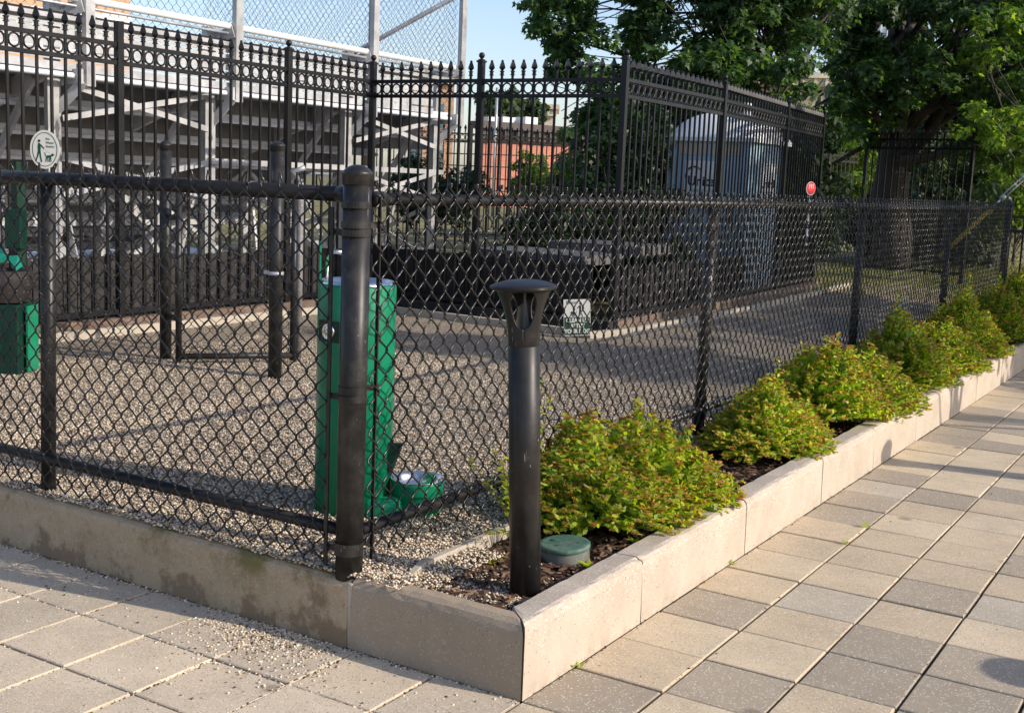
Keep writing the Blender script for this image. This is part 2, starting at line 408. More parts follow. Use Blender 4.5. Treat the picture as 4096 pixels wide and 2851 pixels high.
# gravel berm pebbles (loose stuff)
def pebbles(name, pts, rmin, rmax, mat, label, cat, flat=.7):
    vs = []; fs = []
    U = rnd.uniform
    for (x, y, z) in pts:
        r = U(rmin, rmax); a = U(0, 6.28); c, s = math.cos(a)*r, math.sin(a)*r
        ex = U(.8, 1.35); o = len(vs); h = r*flat*U(.8, 1.15)
        zz = z+h*.5
        vs += [(x+c*ex, y+s*ex, zz+U(-.2,.2)*h), (x-s, y+c, zz+U(-.2,.2)*h), (x-c*ex, y-s*ex, zz+U(-.2,.2)*h), (x+s, y-c, zz+U(-.2,.2)*h), (x+U(-.2,.2)*r, y+U(-.2,.2)*r, zz+h), (x, y, zz-h)]
        fs += [(o,o+1,o+4),(o+1,o+2,o+4),(o+2,o+3,o+4),(o+3,o,o+4),(o+1,o,o+5),(o+2,o+1,o+5),(o+3,o+2,o+5),(o,o+3,o+5)]
    m = MB(); m.v = vs; m.f = fs; m.smooth = [True]*len(fs)
    return tag(m.build(name, mat), label, cat, kind='stuff')
pts = []
while len(pts) < 120000:
    x = rnd.uniform(-5.2, -.62); y = .055+rnd.random()**1.45*4.4
    if x < -3.4 and rnd.random() < .6: continue
    pts.append((x, y, .232+rnd.uniform(-.003, .006)))
pebbles('gravel', pts, .0034, .0074, pebm, 'loose tan and grey pea gravel covering the dog run ground', 'gravel')
pts = []
while len(pts) < 7000:
    x = rnd.uniform(-2.6, -.50); y = rnd.gauss(.075, .045)
    if y < .012 or y > .3: continue
    if y < .06 and rnd.random() < .55 - .5*math.sin(x*5.0)**2: continue
    pts.append((x, y, .243+rnd.random()*.012))
while len(pts) < 8600:
    x = rnd.uniform(-.66, -.45); y = rnd.uniform(.07, .6)
    pts.append((x, y, .222+rnd.random()*.014))
pebbles('spilled_gravel', pts, .0035, .0078, pebm, 'gravel spilling over the top of the old concrete kerb', 'gravel')
pts = []
while len(pts) < 4200:
    x = rnd.uniform(-.60, -.12); y = .08+abs(rnd.gauss(0, .22))
    if y > .95: continue
    if x > -.2 and rnd.random() < .3: continue
    pts.append((x, y, .192+rnd.random()*.006))
pebbles('bed_gravel', pts, .0038, .0078, pebm, 'pea gravel strewn in the corner of the planting bed around the bollard', 'gravel')
pts = []
for k in range(900):      # pile washed out under the kerb
    t = abs(rnd.gauss(0, 1)); x = -1.02+rnd.gauss(0, .11)+t*.04; y = -.01-abs(rnd.gauss(0, .12)); pts.append((x, y, .0))
for k in range(420):
    x = rnd.uniform(-1.3, -.60); y = -.02-abs(rnd.gauss(0, .22)); pts.append((x, y, .0))
for k in range(260):
    pts.append((rnd.uniform(-2.6, -.1), -abs(rnd.gauss(0, .35)), 0))
for k in range(900):      # caught in the joints
    i = rnd.choice([-1,-2,-3,-4,-5,-6]); j = rnd.choice([0,-1,-1,-2,-3])
    if rnd.random() < .5: pts.append((i*.3275+rnd.gauss(0,.005), rnd.uniform(-.9, 0), -.006))
    else: pts.append((rnd.uniform(-2.3, -.3), j*.3375+rnd.gauss(0,.005), -.006))
for k in range(380): pts.append((rnd.uniform(-2.6, -.0), -.008-abs(rnd.gauss(0,.012)), 0))
pebbles('scattered_gravel', pts, .003, .0065, pebm, 'small stones scattered over the pavers and caught in the joints below the old kerb', 'gravel')
# bark chips
m = MB()
for k in range(9000):
    x = rnd.uniform(-.60, -.12); y = .1+rnd.random()**1.6*8
    if y < .45 and rnd.random() < .45: continue
    L, W_ = rnd.uniform(.008, .026), rnd.uniform(.003, .008); a = rnd.uniform(0, 6.28); z = .193+rnd.random()*.014
    c, s = math.cos(a), math.sin(a); tz = rnd.uniform(-.3, .3)*L
    p = [(-L, -W_), (L, -W_*.7), (L*.9, W_), (-L*.8, W_*.8)]
    vs = [(x+u*c-v*s, y+u*s+v*c, z+u/L*tz+(.004 if v > 0 else 0)) for u, v in p]
    m.add(vs, [(0,1,2,3)])
tag(m.build('mulch', chipm), 'reddish brown bark mulch spread between the shrubs', 'mulch', kind='stuff')

# ------------------------------------------------------------ kerbs
def kerb_profile_R():   # (x, z) from inner bottom, going over the top to the outer bottom
    return [(-.118, .05), (-.122, .236), (-.112, .246), (-.030, .250), (-.014, .246), (-.004, .236), (.0005, .216), (.004, .0)]
def kerb_block_y(y0, y1, miter=False, seed=0):
    rr = random.Random(seed); prof = kerb_profile_R(); m = MB()
    n = max(2, int((y1-y0)/.05)); g = .004
    rows = []
    for i in range(n+1):
        t = i/n; y = y0+g+(y1-y0-2*g)*t
        row = []
        for k, (x, z) in enumerate(prof):
            jx = rr.uniform(-.0022, .0018) if 1 <= k <= 6 else 0
            jz = rr.uniform(-.0024, .0016) if 1 <= k <= 6 else 0
            if 3 <= k <= 5 and rr.random() < .05: jx -= .004; jz -= .003
            yy = y
            if miter and i == 0: yy = -x+g
            elif miter: yy = max(y, -x+g+.001*i)
            row.append((x+jx, yy, z+jz))
        rows.append(row)
    K = len(prof)
    vs = [p for r in rows for p in r]
    fs = [(i*K+k, (i+1)*K+k, (i+1)*K+k+1, i*K+k+1) for i in range(n) for k in range(K-1)]
    m.add(vs, fs, False); m.face([k for k in range(K)]); m.face([n*K+k for k in range(K)][::-1])
    m.smooth = [False]*len(m.f)
    return m
ends = [0, .84, 1.896, 2.99, 3.98, 5.0, 6.05, 6.99, 8.08, 9.16, 10.2, 11.25, 12.3, 13.35, 14.4]
desc = ['first pale precast kerb block right of the mitred corner', 'pale kerb block opposite the first shrub', 'pale kerb block opposite the bare mulch gap', 'pale kerb block carrying the round bollard shadow beside it',
        'pale kerb block below the second pair of shrubs', 'pale kerb block just before the tree shade', 'pale kerb block where the dappled tree shade begins', 'kerb block in dappled shade under the overhanging shrub',
        'shaded kerb block near the right edge of the view']
for i in range(len(ends)-1):
    o = kerb_block_y(ends[i], ends[i+1], i == 0, i).build('kerb_block', kerbm)
    tag(o, desc[i] if i < len(desc) else 'far pale kerb block beyond the shrubs, seen end on', 'kerb block', 'precast kerb blocks around the bed')
# left precast block (along -x)
def kerb_block_x(x0, x1, prof, miter, seed, amp=.0015):
    rr = random.Random(seed); m = MB(); n = max(2, int((x1-x0)/.045)); rows = []
    for i in range(n+1):
        t = i/n; x = x0+(x1-x0)*t; row = []
        for k, (y, z) in enumerate(prof):
            xx = x
            if miter and i == n: xx = -y-.004
            elif miter: xx = min(x, -y-.004-.001*(n-i))
            j = amp if 1 <= k <= len(prof)-2 else 0
            row.append((xx, y+rr.uniform(-j, j), z+rr.uniform(-j, j)))
        rows.append(row)
    K = len(prof); vs = [p for r in rows for p in r]
    m.add(vs, [(i*K+k, i*K+k+1, (i+1)*K+k+1, (i+1)*K+k) for i in range(n) for k in range(K-1)])
    m.face([k for k in range(K)][::-1]); m.face([n*K+k for k in range(K)])
    return m
profL = [(.095, .05), (.095, .236), (.088, .244), (.034, .248), (.014, .236), (.004, .218), (0, .20), (-.004, 0)]
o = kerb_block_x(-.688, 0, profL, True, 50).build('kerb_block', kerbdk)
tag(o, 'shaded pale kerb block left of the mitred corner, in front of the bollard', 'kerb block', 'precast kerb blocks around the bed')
profO = [(.15, .05), (.15, .232), (.14, .238), (.05, .240), (.022, .236), (.007, .226), (0, .208), (-.003, .12), (-.006, 0)]
o = kerb_block_x(-4.2, -.70, profO, False, 51, .0022).build('concrete_kerb', oldkerb)
tag(o, 'old brown stained cast concrete kerb with moss under the left fence', 'kerb')
# mortar at joint and corner
m = MB(); m.bx(-.700, -.686, .001, .10, 0, .228)
tag(m.build('mortar_joint', edgem), 'crumbling mortar joint between the old kerb and the precast block', 'mortar')
# thin edging strips
def strip(name, pts, w, z0, z1, mat, label, cat):
    m = MB()
    for a, b in zip(pts[:-1], pts[1:]):
        a3 = Vector((a[0], a[1], (z0+z1)/2)); b3 = Vector((b[0], b[1], (z0+z1)/2))
        m.beam(a3, b3, w, z1-z0)
    return tag(m.build(name, mat, bevel=.004), label, cat)
strip('edging_strip', [(-.575,.10),(-.555,.155),(-.607,.30)], .028, .15, .252, edgem, 'short angled piece of thin concrete edging at the bed corner', 'edging')
strip('edging_strip', [(-.607,.31),(-.62,.95),(-.625,14)], .03, .15, .249, edgem, 'long thin concrete edging between the gravel and the shrubs', 'edging')
strip('edging_strip', [(-5.95,6.56),(-3.22,6.40)], .06, .16, .30, edgem, 'low concrete edging in front of the boards at the back of the gravel', 'edging')
strip('edging_strip', [(-3.22,6.38),(-3.06,6.9),(-3.08,10.2),(-3.38,15)], .07, .16, .29, edgem, 'low concrete edging running back beside the right run of spear fence', 'edging')
strip('edging_strip', [(-5.97,.3),(-5.97,6.5)], .06, .16, .30, edgem, 'yellowish low concrete edging along the foot of the left spear fence', 'edging')

# ------------------------------------------------------------ chain link
def chain(p0, p1, z0, z1, pitch=.085, rowh=.094, r=.0026, n=5, out=(0,0), top='loop', sl=.0045, phase=0, lean=0.0, warp=.0):
    """woven zigzag wires between ground points p0,p1"""
    m = MB(); a = Vector((p0[0], p0[1], 0)); b = Vector((p1[0], p1[1], 0)); d = b-a; L = d.length; d.normalize()
    nrm = Vector((out[0], out[1], 0)) if (out[0] or out[1]) else Vector((-d.y, d.x, 0))
    pitch = pitch/2
    cnt = int(L/pitch); half = rowh/2; rows = int(round((z1-z0)/half)); A = pitch/2+sl*.9
    rr = random.Random(int(L*1000))
    for k in range(cnt+1):
        u0 = k*pitch+pitch/2
        path = []
        s0 = phase+k
        for j in range(rows+1):
            z = z0+j*half; sgn = 1 if (j+s0) % 2 == 0 else -1
            wob = rr.uniform(-.0012, .0012)+warp*math.sin(k*.23+z*3)
            # turn at edge
            path.append((u0+sgn*A, 0+wob, z))
            if j < rows:
                side = sl if sgn > 0 else -sl
                path.append((u0+sgn*A*.70, side+wob, z+half*.20))
                path.append((u0-sgn*A*.70, side+wob, z+half*.80))
        if top == 'barb':
            sgn = 1 if (rows+s0) % 2 == 0 else -1
            path.append((u0+sgn*(A+.006), .004, z0+rows*half+.026))
            path.append((u0+sgn*(A-.002)+rr.uniform(-.014,.014), rr.uniform(-.012,.012), z0+rows*half+.054))
        elif top == 'loop':
            sgn = 1 if (rows+s0) % 2 == 0 else -1
            path.append((u0+sgn*(A+.004), .006, z0+rows*half+.010))
            path.append((u0+sgn*(A-.003), .012, z0+rows*half+.012))
            path.append((u0+sgn*(A-.006), .010, z0+rows*half-.004))
        P = [a + d*u + nrm*w_ + Vector((0,0,z)) for u, w_, z in path]
        m.tube(P, r, n, caps=False)
    return m

def pipe(name, a, b, r, mat, parent, n=20):
    m = MB(); m.tube([a, b], r, n); return m.build(name, mat, parent)
def round_post(parent, x, y, z0, z1, r, mat, cap=True):
    m = MB(); m.tube([(x,y,z0),(x,y,z1)], r, 28)
    o = m.build('post', mat, parent)
    if cap:
        q = MB(); q.lathe((x,y,z1-.035), [(r+.0005,0),(r+.002,.001),(r+.002,.030),(r+.0045,.033),(r+.0045,.040),(r+.001,.0445),(r*.85,.052),(r*.6,.060),(r*.3,.065),(1e-4,.066)], 28)
        q.build('post_cap', mat, o)
    return o
def band(parent, x, y, z, r, dirn, mat, ln=.055, h=.022):
    m = MB(); m.lathe((x,y,z), [(r-.001,-h/2),(r+.0022,-h/2),(r+.0022,h/2),(r-.001,h/2)], 28, sm=False)
    d = Vector((dirn[0], dirn[1], 0)).normalized()
    c = Vector((x,y,z))
    m.beam(c+d*r*.9, c+d*(r+ln), .006, h)
    q = Vector((-d.y, d.x, 0)); e = c+d*(r+ln*.8)
    m.tube([e-q*.014, e+q*.014], .006, 8)
    return m.build('brace_band', mat, parent)

# right fence
fr = thing('chain_link_fence', 'long black chain link fence with a worn corner post running back behind the shrubs', 'fence', (-.74,.05,.24))
def L(o, c):  # keep world coordinates while parenting to a located empty
    o.location = (o.location[0]-c[0], o.location[1]-c[1], o.location[2]-c[2]); return o
def parent_fix(root):
    for ch in [x for x in bpy.data.objects if x.parent == root]:
        ch.matrix_parent_inverse = Matrix.Translation(-Vector(root.location)) if root.rotation_euler.z == 0 else root.matrix_world.inverted()
YE = 12.1
cp = round_post(fr, -.741, .053, .226, 1.60, .047, blackworn)
chain((-.704,.10), (-.704,YE-.08), .300, 1.569, r=.0035, out=(1,0)).build('wire_mesh', blackwire, fr)
pipe('top_rail', (-.735,.13,1.520), (-.735,YE,1.520), .0215, blackworn, fr)
pipe('bottom_rail', (-.735,.10,.385), (-.735,YE,.385), .0205, blackworn, fr)
for y in (3.09, 6.0, 9.0, YE): round_post(fr, -.745, y, .18, 1.50 if y < YE else 1.58, .031 if y < YE else .04, blackworn, y == YE)
m = MB(); m.bx(-.712,-.700,.128,.134,.28,1.53); m.build('tension_bar', blackworn, fr)
for z in (1.435, .885, .345): band(fr, -.741, .05, z, .047, (.35,1), blackworn)
for z in (1.50,): band(fr, -.741, .05, z, .047, (0.05,1), blackworn, .06)
m = MB(); m.lathe((-.735,.145,1.52), [(.004,-.02),(.024,-.02),(.027,0),(.027,.035),(.0225,.035)], 16, axis=Matrix.Rotation(R(-90),3,'X')); m.build('rail_cup', blackworn, fr)
for y in (.5, 1.3, 2.1, 2.9, 3.7, 4.6, 5.5, 6.4, 7.5, 8.6):
    for z, q in ((1.52,.0235),(.385,.0225)):
        mt = MB()
        mt.tube([(-.735+math.cos(t)*q, y+.006*math.sin(2*t), z+math.sin(t)*q) for t in [i*2*math.pi/14 for i in range(15)]], .0025, 5, False)
        mt.tube([(-.715,y,z+q),(-.700,y+.01,z+q+.012),(-.690,y+.03,z+q-.01)], .0025, 5, False)
        mt.build('tie_wire', blackwire, fr)
# left fence
fl = thing('chain_link_fence', 'black chain link fence with barbed top edge standing on the old brown kerb at left', 'fence', (-2.37,.06,.24))
chain((-3.9,.028), (-.845,.028), .27, 1.54, r=.0034, out=(0,-1), top='barb', phase=1).build('wire_mesh', blackwire, fl)
pipe('top_rail', (-3.9,.065,1.532), (-.80,.065,1.532), .0255, black, fl)
pipe('bottom_rail', (-3.9,.065,.385), (-.79,.065,.385), .0215, black, fl)
m = MB(); m.tube([(-2.372,.079,.2),(-2.345,.079,1.515)], .030, 28); m.build('post', blackworn, fl)
m = MB(); m.lathe((-.80,.065,1.532), [(.004,-.03),(.027,-.03),(.0285,0),(.0285,.025),(.01,.026)], 16, axis=Matrix.Rotation(R(90),3,'Y')); m.build('rail_cup', black, fl)
m = MB(); m.bx(-.838,-.822,.030,.036,.26,1.49); m.build('tension_bar', blackworn, fl)
for z in (1.408, .855, .325): band(fl, -.741, .0503, z, .0474, (-1,-.16), blackworn, .045)
for x in (-3.3,-2.75,-2.1,-1.72,-1.22):
    m = MB()
    m.tube([(x+.004*math.sin(2*t), .065+math.cos(t)*.0275, 1.532+math.sin(t)*.0275) for t in [i*2*math.pi/14 for i in range(15)]], .0025, 5, False)
    m.tube([(x,.04,1.545),(x+.01,.028,1.556),(x+.035,.02,1.53)], .0025, 5, False)
    m.build('tie_wire', blackwire, fl)

# inner chain link run with gate posts
fi = thing('chain_link_fence', 'inner black chain link fence crossing the gravel behind the left fence', 'fence', (-4.78,2.89,.23))
round_post(fi, -4.78, 2.89, .2, 1.745, .041, blackworn)
pipe('top_rail', (-4.80,2.86,1.47), (-7.4,1.1,1.47), .022, black, fi)
chain((-4.83,2.85), (-6.6,1.65), .28, 1.50, r=.0026, out=(.56,-.83), top='barb').build('wire_mesh', blackwire, fi)
pipe('post', (-5.75,2.24,.2), (-5.75,2.24,1.5), .027, black, fi)
fg = thing('chain_link_gate', 'small black framed chain link gate standing in the gravel between the tall round posts', 'gate', (-4.53,2.80,.23))
ga, gb = Vector((-4.55,2.80,0)), Vector((-4.05,3.42,0))
for p in (ga, gb): pipe('frame_post', (p.x,p.y,.25), (p.x,p.y,1.45), .022, blackworn, fg)
for z in (.285, 1.45): pipe('frame_rail', (ga.x,ga.y,z), (gb.x,gb.y,z), .022, blackworn, fg)
chain((ga.x,ga.y), (gb.x,gb.y), .28, 1.45, r=.0026, top='none').build('wire_mesh', blackwire, fg)
for z in (.55, 1.25):
    m = MB(); m.beam((-4.78,2.89,z), (-4.55,2.80,z), .03, .035); m.build('hinge', black, fg)
tp = thing('gate_post', 'tall black round gate post nearest the fountain, standing alone in the gravel', 'post', (-3.70,2.86,.23))
round_post(tp, -3.70, 2.86, .2, 1.76, .046, blackworn)
m = MB(); m.lathe((-3.70,2.86,.93), [(.047,-.012),(.052,-.012),(.052,.012),(.047,.012)], 24); m.bx(-3.79,-3.74,2.84,2.855,.92,.945); m.build('latch_band', galv, tp)
gp = thing('galvanised_post', 'thin weathered silver post beside the tall black gate post', 'post', (-4.16,3.60,.23))
o = pipe('post', (-4.16,3.60,.2), (-4.16,3.60,1.50), .026, galvold, gp)
m = MB(); m.lathe((-4.16,3.60,1.5), [(.031,-.03),(.031,.0),(.02,.02),(1e-4,.028)], 14); m.tube([(-4.16,3.60,1.53),(-4.2,3.56,1.60),(-4.12,3.60,1.63)], .02, 8); m.build('post_cap', galv, o)
pts=[]
for k in range(800):
    pts.append((rnd.gauss(-4.78,.1), rnd.gauss(2.85,.1), .24))
# ------------------------------------------------------------ bollard
bo = thing('bollard_light', 'scratched black bollard light with domed cap and open arches in the bed corner', 'bollard', (-.222,.375,.19))
bx_, by_ = -.222, .375
m = MB(); m.lathe((bx_,by_,0), [(1e-4,.15),(.051,.15),(.051,1.030),(.0495,1.031),(.0495,1.034),(.051,1.035),(.051,1.060)], 40); m.build('post', bolm, bo)
def flare_r(t): return .0512+.030*(t**2.4)+.006*t
m = MB(); NT = 64; NA = 20
for k in range(3):
    th0 = R(120*k)
    rows = []
    for i in range(NT+1):
        t = i/NT; z = 1.058+.155*t; r = flare_r(t)
        if t < .20: o_ = 0
        else:
            q = (t-.20)/.80; o_ = R(37)*max(0, 1-abs((q-.55)/.55)**2.2)**.5 if q < .55 else R(37)*(1-.5*((q-.55)/.45)**2)
        hw = R(60)-o_
        rows.append([(bx_+math.cos(th0+hw*(2*j/NA-1))*r, by_+math.sin(th0+hw*(2*j/NA-1))*r, z) for j in range(NA+1)])
    vs = [p for r_ in rows for p in r_]; K = NA+1
    m.add(vs, [(i*K+j, i*K+j+1, (i+1)*K+j+1, (i+1)*K+j) for i in range(NT) for j in range(NA)], True)
m.build('arched_neck', bolm, bo, solid=.006)
m = MB(); m.lathe((bx_,by_,0), [(.04,1.211),(.09,1.212),(.102,1.2165),(.1075,1.2205),(.1065,1.2215),(.1065,1.2225),(.1085,1.2235),(.1085,1.2255),(.104,1.2290),(.092,1.2340),(.07,1.2405),(.045,1.2450),(.02,1.2472),(1e-4,1.2475)], 56); m.lathe((bx_,by_,0),[(1e-4,1.2105),(.04,1.211)],24); m.build('cap', bolm, bo)
m = MB(); m.lathe((bx_,by_,0), [(1e-4,1.09),(.028,1.075),(.040,1.062),(.049,1.058)], 24); m.build('lamp_socket', bolm, bo)
m = MB(); m.lathe((bx_+.004,by_,0), [(.020,1.068),(.010,1.12),(.004,1.18),(.004,1.206)], 12); m.build('lamp_stem', greyplastic, bo)
BOL_LEAN = True
# off-frame pavement bollards that throw the two round shadows
def plain_bollard(x, y, h, rc, label):
    t = thing('bollard_light', label, 'bollard', (x,y,0), 0, 'bollards on the pavement')
    a = MB(); a.lathe((0,0,0), [(1e-4,-.02),(.085,-.02),(.085,h-.2),(.1,h-.12),(rc,h-.035)], 32); a.build('post', bolm, t)
    a = MB(); a.lathe((0,0,0), [(1e-4,h-.035),(rc,h-.035),(rc+.006,h-.02),(rc*.6,h+.01),(1e-4,h+.02)], 32); a.build('cap', bolm, t)
plain_bollard(1.74, 4.62, 1.05, .115, 'black round capped bollard on the pavement nearest the kerb')
plain_bollard(3.10, 1.60, 1.05, .128, 'black round capped bollard on the open pavement')

# ------------------------------------------------------------ valve box
vb = thing('valve_box', 'round green irrigation valve box lid half hidden behind the bollard', 'valve box', (-.305,.80,.19))
m = MB(); m.lathe((0,0,0), [(.098,-.05),(.092,.052)], 40); m.build('box_body', greyplastic, vb)
m = MB(); m.lathe((0,0,0), [(.094,.050),(.0975,.052),(.0975,.066),(.094,.069),(.085,.0685),(1e-4,.0685)], 40)
m.build('lid', greenlid, vb)
m = MB()
for i in range(-12, 13):
    for j in range(-12, 13):
        x, y = i*.0075, j*.0075
        if math.hypot(x, y) > .086 or (abs(x+.02) < .05 and abs(y) < .035): continue
        m.lathe((x,y,.068), [(.0028,0),(.0018,.0022),(1e-4,.0024)], 6)
m.build('lid_studs', greenlid, vb)
m = MB()
for x, y in ((-.055,.0),(.045,.02),(-.01,-.045)): m.bx(x-.009,x+.009,y-.004,y+.004,.0685,.0700)
m.build('lid_slot', black, vb)
t1 = text('lid_lettering', 'IRRIGATION', .013, greyplastic, (-.02,.012,.0692), (0,0,R(30)), vb, .0008)
vb.rotation_euler = (R(3), R(-2), 0)

# ------------------------------------------------------------ drinking fountain
df = thing('drinking_fountain', 'bright green round pedestal drinking fountain with a low dog bowl', 'fountain', (-1.285,.735,.225))
m = MB(); m.lathe((0,0,0), [(1e-4,-.03),(.158,-.03),(.158,.93),(.155,.938),(.150,.94)], 48); m.build('pedestal', green, df)
m = MB(); m.lathe((0,0,0), [(.150,.940),(.146,.952),(.136,.952),(.128,.940),(.09,.925),(.03,.915),(1e-4,.915)], 40); m.build('basin', steel, df)
ang = math.atan2(-3.785, 3.073)   # towards the viewer side
def pol(r, a, z): return (r*math.cos(a), r*math.sin(a), z)
# splash guard
aL = ang-R(92)
m = MB()
for s in (0,):
    pass
gx = Vector(pol(.150, aL, .90)); tang = Vector((math.cos(ang), math.sin(ang), 0)); rad = Vector((math.cos(aL), math.sin(aL), 0))
m.box(gx+Vector((0,0,.09)), (.10,.006,.22), rz=ang)
m.beam(gx+Vector((0,0,.198)), gx-rad*.115+Vector((0,0,.285)), .10, .006)
m.build('splash_guard', green, df, bevel=.001)
m = MB(); m.tube([gx-rad*.03+Vector((0,0,.05)), gx-rad*.03+Vector((0,0,.13)), gx-rad*.05+Vector((0,0,.165)), gx-rad*.09+Vector((0,0,.16))], .010, 10); m.build('bubbler', steel, df)
ab = ang-R(42); pb = Vector(pol(.158, ab, .755)); nb = Vector((math.cos(ab), math.sin(ab), 0))
m = MB(); Mx = nb.to_track_quat('Z', 'Y').to_matrix()
m.lathe(pb, [(.032,-.01),(.032,.010),(.029,.014),(.026,.012),(.010,.012),(.008,.018),(1e-4,.019)], 28, axis=Mx); m.build('push_button', steel, df)
m = MB(); m.box(pb+nb*.001, (.11,.004,.085), M=Matrix.Rotation(ab+math.pi/2,3,'Z')); m.build('button_plate', greendk, df)
# dog bowl arm
bw = Vector((.235, .130, 0))
m = MB(); m.lathe(bw, [(1e-4,-.03),(.108,-.03),(.108,.125),(.112,.135),(.110,.142),(.104,.140)], 40); m.build('dog_bowl_drum', green, df)
m = MB(); m.lathe(bw, [(.106,.140),(.113,.143),(.113,.148),(.104,.146),(.098,.130),(.085,.105),(.05,.092),(1e-4,.088)], 40); m.build('dog_bowl', steel, df)
m = MB(); m.beam((.10,-.03,.03), (.235,.03,.03), .13, .10); m.build('bowl_arm', green, df, bevel=.02)
m = MB(); m.add([(.150,.02,.16),(.150,.02,.30),(.205,.055,.30),(.165,.03,.16),(.152,.03,.16),(.152,.03,.30),(.207,.065,.30),(.167,.04,.16)], [(0,1,2,3),(7,6,5,4),(0,4,5,1),(1,5,6,2),(2,6,7,3),(3,7,4,0)]); m.build('bowl_gusset', greendk, df)

# ------------------------------------------------------------ pet waste station
ps = thing('pet_waste_station', 'dark green pet waste station post with an oval dog walker sign above', 'pet waste station', (-5.19,2.0,.23))
m = MB(); m.bx(-.03,.03,-.03,.03,-.05,1.36); m.build('post', greendk, ps)
VD = Vector((math.cos(R(-60)), math.sin(R(-60)), 0))   # faces the gate
face = math.atan2(VD.y, VD.x)
def onface(u, v, n_, base=(0,0,0)):   # u right, v up, n outward
    r_ = Vector((-VD.y, VD.x, 0)); return Vector(base)+r_*u+VD*n_+Vector((0,0,v))
m = MB(); m.box(onface(0,.92,.04), (.10,.11,.26), rz=face); m.build('bag_dispenser', greendk, ps, bevel=.008)
m = MB(); m.add([onface(-.16,.69,.06),onface(-.10,.83,.065),onface(-.06,.74,.07),onface(.02,.75,.065),onface(.05,.68,.06),onface(.0,.64,.07),onface(-.04,.70,.06)], [(0,1,2,6),(2,3,4,5,6)]); m.build('bag_roll', teal, ps)
fm = Matrix(((-VD.y, 0, VD.x), (VD.x, 0, VD.y), (0, 1, 0)))   # local x->right, y->up, z->out
fe = fm.to_euler()
sc_ = onface(.20, 1.445, .035)
def oval(a, b, n=40): return [(a*math.cos(2*math.pi*i/n), b*math.sin(2*math.pi*i/n)) for i in range(n)]
def plate(poly, t0, t1, o, mat, name, parent):
    m = MB(); n = len(poly)
    vs = [Vector(o)+fm @ Vector((x, y, t0)) for x, y in poly]+[Vector(o)+fm @ Vector((x, y, t1)) for x, y in poly]
    m.add(vs, [tuple(range(n))[::-1], tuple(range(n, 2*n))]+[(i, (i+1) % n, n+(i+1) % n, n+i) for i in range(n)]); return m.build(name, mat, parent)
sg = plate(oval(.098,.125), 0, .004, sc_, signwhite, 'sign_panel', ps)
m = MB(); a_, b_ = oval(.083,.110), oval(.079,.106)
vs = [sc_+fm @ Vector((x,y,.0052)) for x,y in a_]+[sc_+fm @ Vector((x,y,.0052)) for x,y in b_]; n=40
m.add(vs, [(i,(i+1)%n,n+(i+1)%n,n+i) for i in range(n)]); m.build('border_line', inkgreen, sg)
def pict(name, polys, o, sc, mat, parent, lift=.0055, F=None):
    F = F or fm; m = MB()
    for p in polys: m.add([Vector(o)+F @ Vector((x*sc, y*sc, lift)) for x, y in p], [tuple(range(len(p)))])
    return m.build(name, mat, parent)
def circ(cx, cy, r, n=14): return [(cx+r*math.cos(2*math.pi*i/n), cy+r*math.sin(2*math.pi*i/n)) for i in range(n)]
walker = [circ(-.35,.75,.10), [(-.42,.60),(-.28,.60),(-.24,.30),(-.26,.0),(-.44,.0),(-.46,.35)], [(-.46,.02),(-.32,.02),(-.42,-.30),(-.58,-.72),(-.66,-.68),(-.52,-.30)], [(-.36,.02),(-.25,.02),(-.22,-.30),(-.14,-.72),(-.24,-.74),(-.33,-.30)], [(-.28,.52),(-.24,.40),(-.02,.18),(.02,.24),(-.20,.50)],
          [(.0,.22),(.02,.20),(.42,-.12),(.40,-.09)], [(.12,-.26),(.46,-.22),(.50,-.40),(.14,-.42)], [(.46,-.22),(.60,-.08),(.66,-.16),(.78,-.2),(.62,-.28),(.50,-.34)], [(.12,-.26),(.06,-.02),(.02,-.04),(.08,-.32)], [(.12,-.4),(.20,-.4),(.14,-.70),(.08,-.70)], [(.22,-.4),(.28,-.4),(.30,-.70),(.25,-.70)], [(.42,-.38),(.50,-.38),(.52,-.70),(.47,-.70)], [(.36,-.38),(.42,-.38),(.40,-.70),(.35,-.70)]]
pict('dog_walker_symbol', walker, sc_+fm @ Vector((-.004,-.015,0)), .092, inkgreen, sg)
for i, s_ in enumerate(('Pet','Waste','Station')):
    text('sign_lettering', s_, .020, inkgreen, sc_+fm @ Vector((.008,.068-.024*i,.0055)), fe, sg, .0004, 'LEFT')
bn = thing('trash_bin', 'dark green litter bin with a pale lit side and brown bag lined top', 'bin', (-5.19,2.0,.23))
c0 = onface(-.02, 0, .20); 
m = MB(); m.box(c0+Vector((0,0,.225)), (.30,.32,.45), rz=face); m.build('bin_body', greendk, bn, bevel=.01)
m = MB(); m.box(onface(.167, .225, .20), (.16,.012,.43), rz=face); m.build('sunlit_side', green, bn)  # brighter green stands in for sun on the bin's right side
m = MB(); m.lathe(c0, [(.155,.46),(.175,.52),(.185,.60),(.18,.66),(.16,.665),(.15,.6),(1e-4,.55)], 24); m.build('bin_liner', binbrown, bn)
for i, s_ in enumerate(('DOG','WASTE','ONLY')):
    text('bin_lettering', s_, .05, inkgreen, onface(-.02,.30-.06*i,.362), fe, bn, .0006)

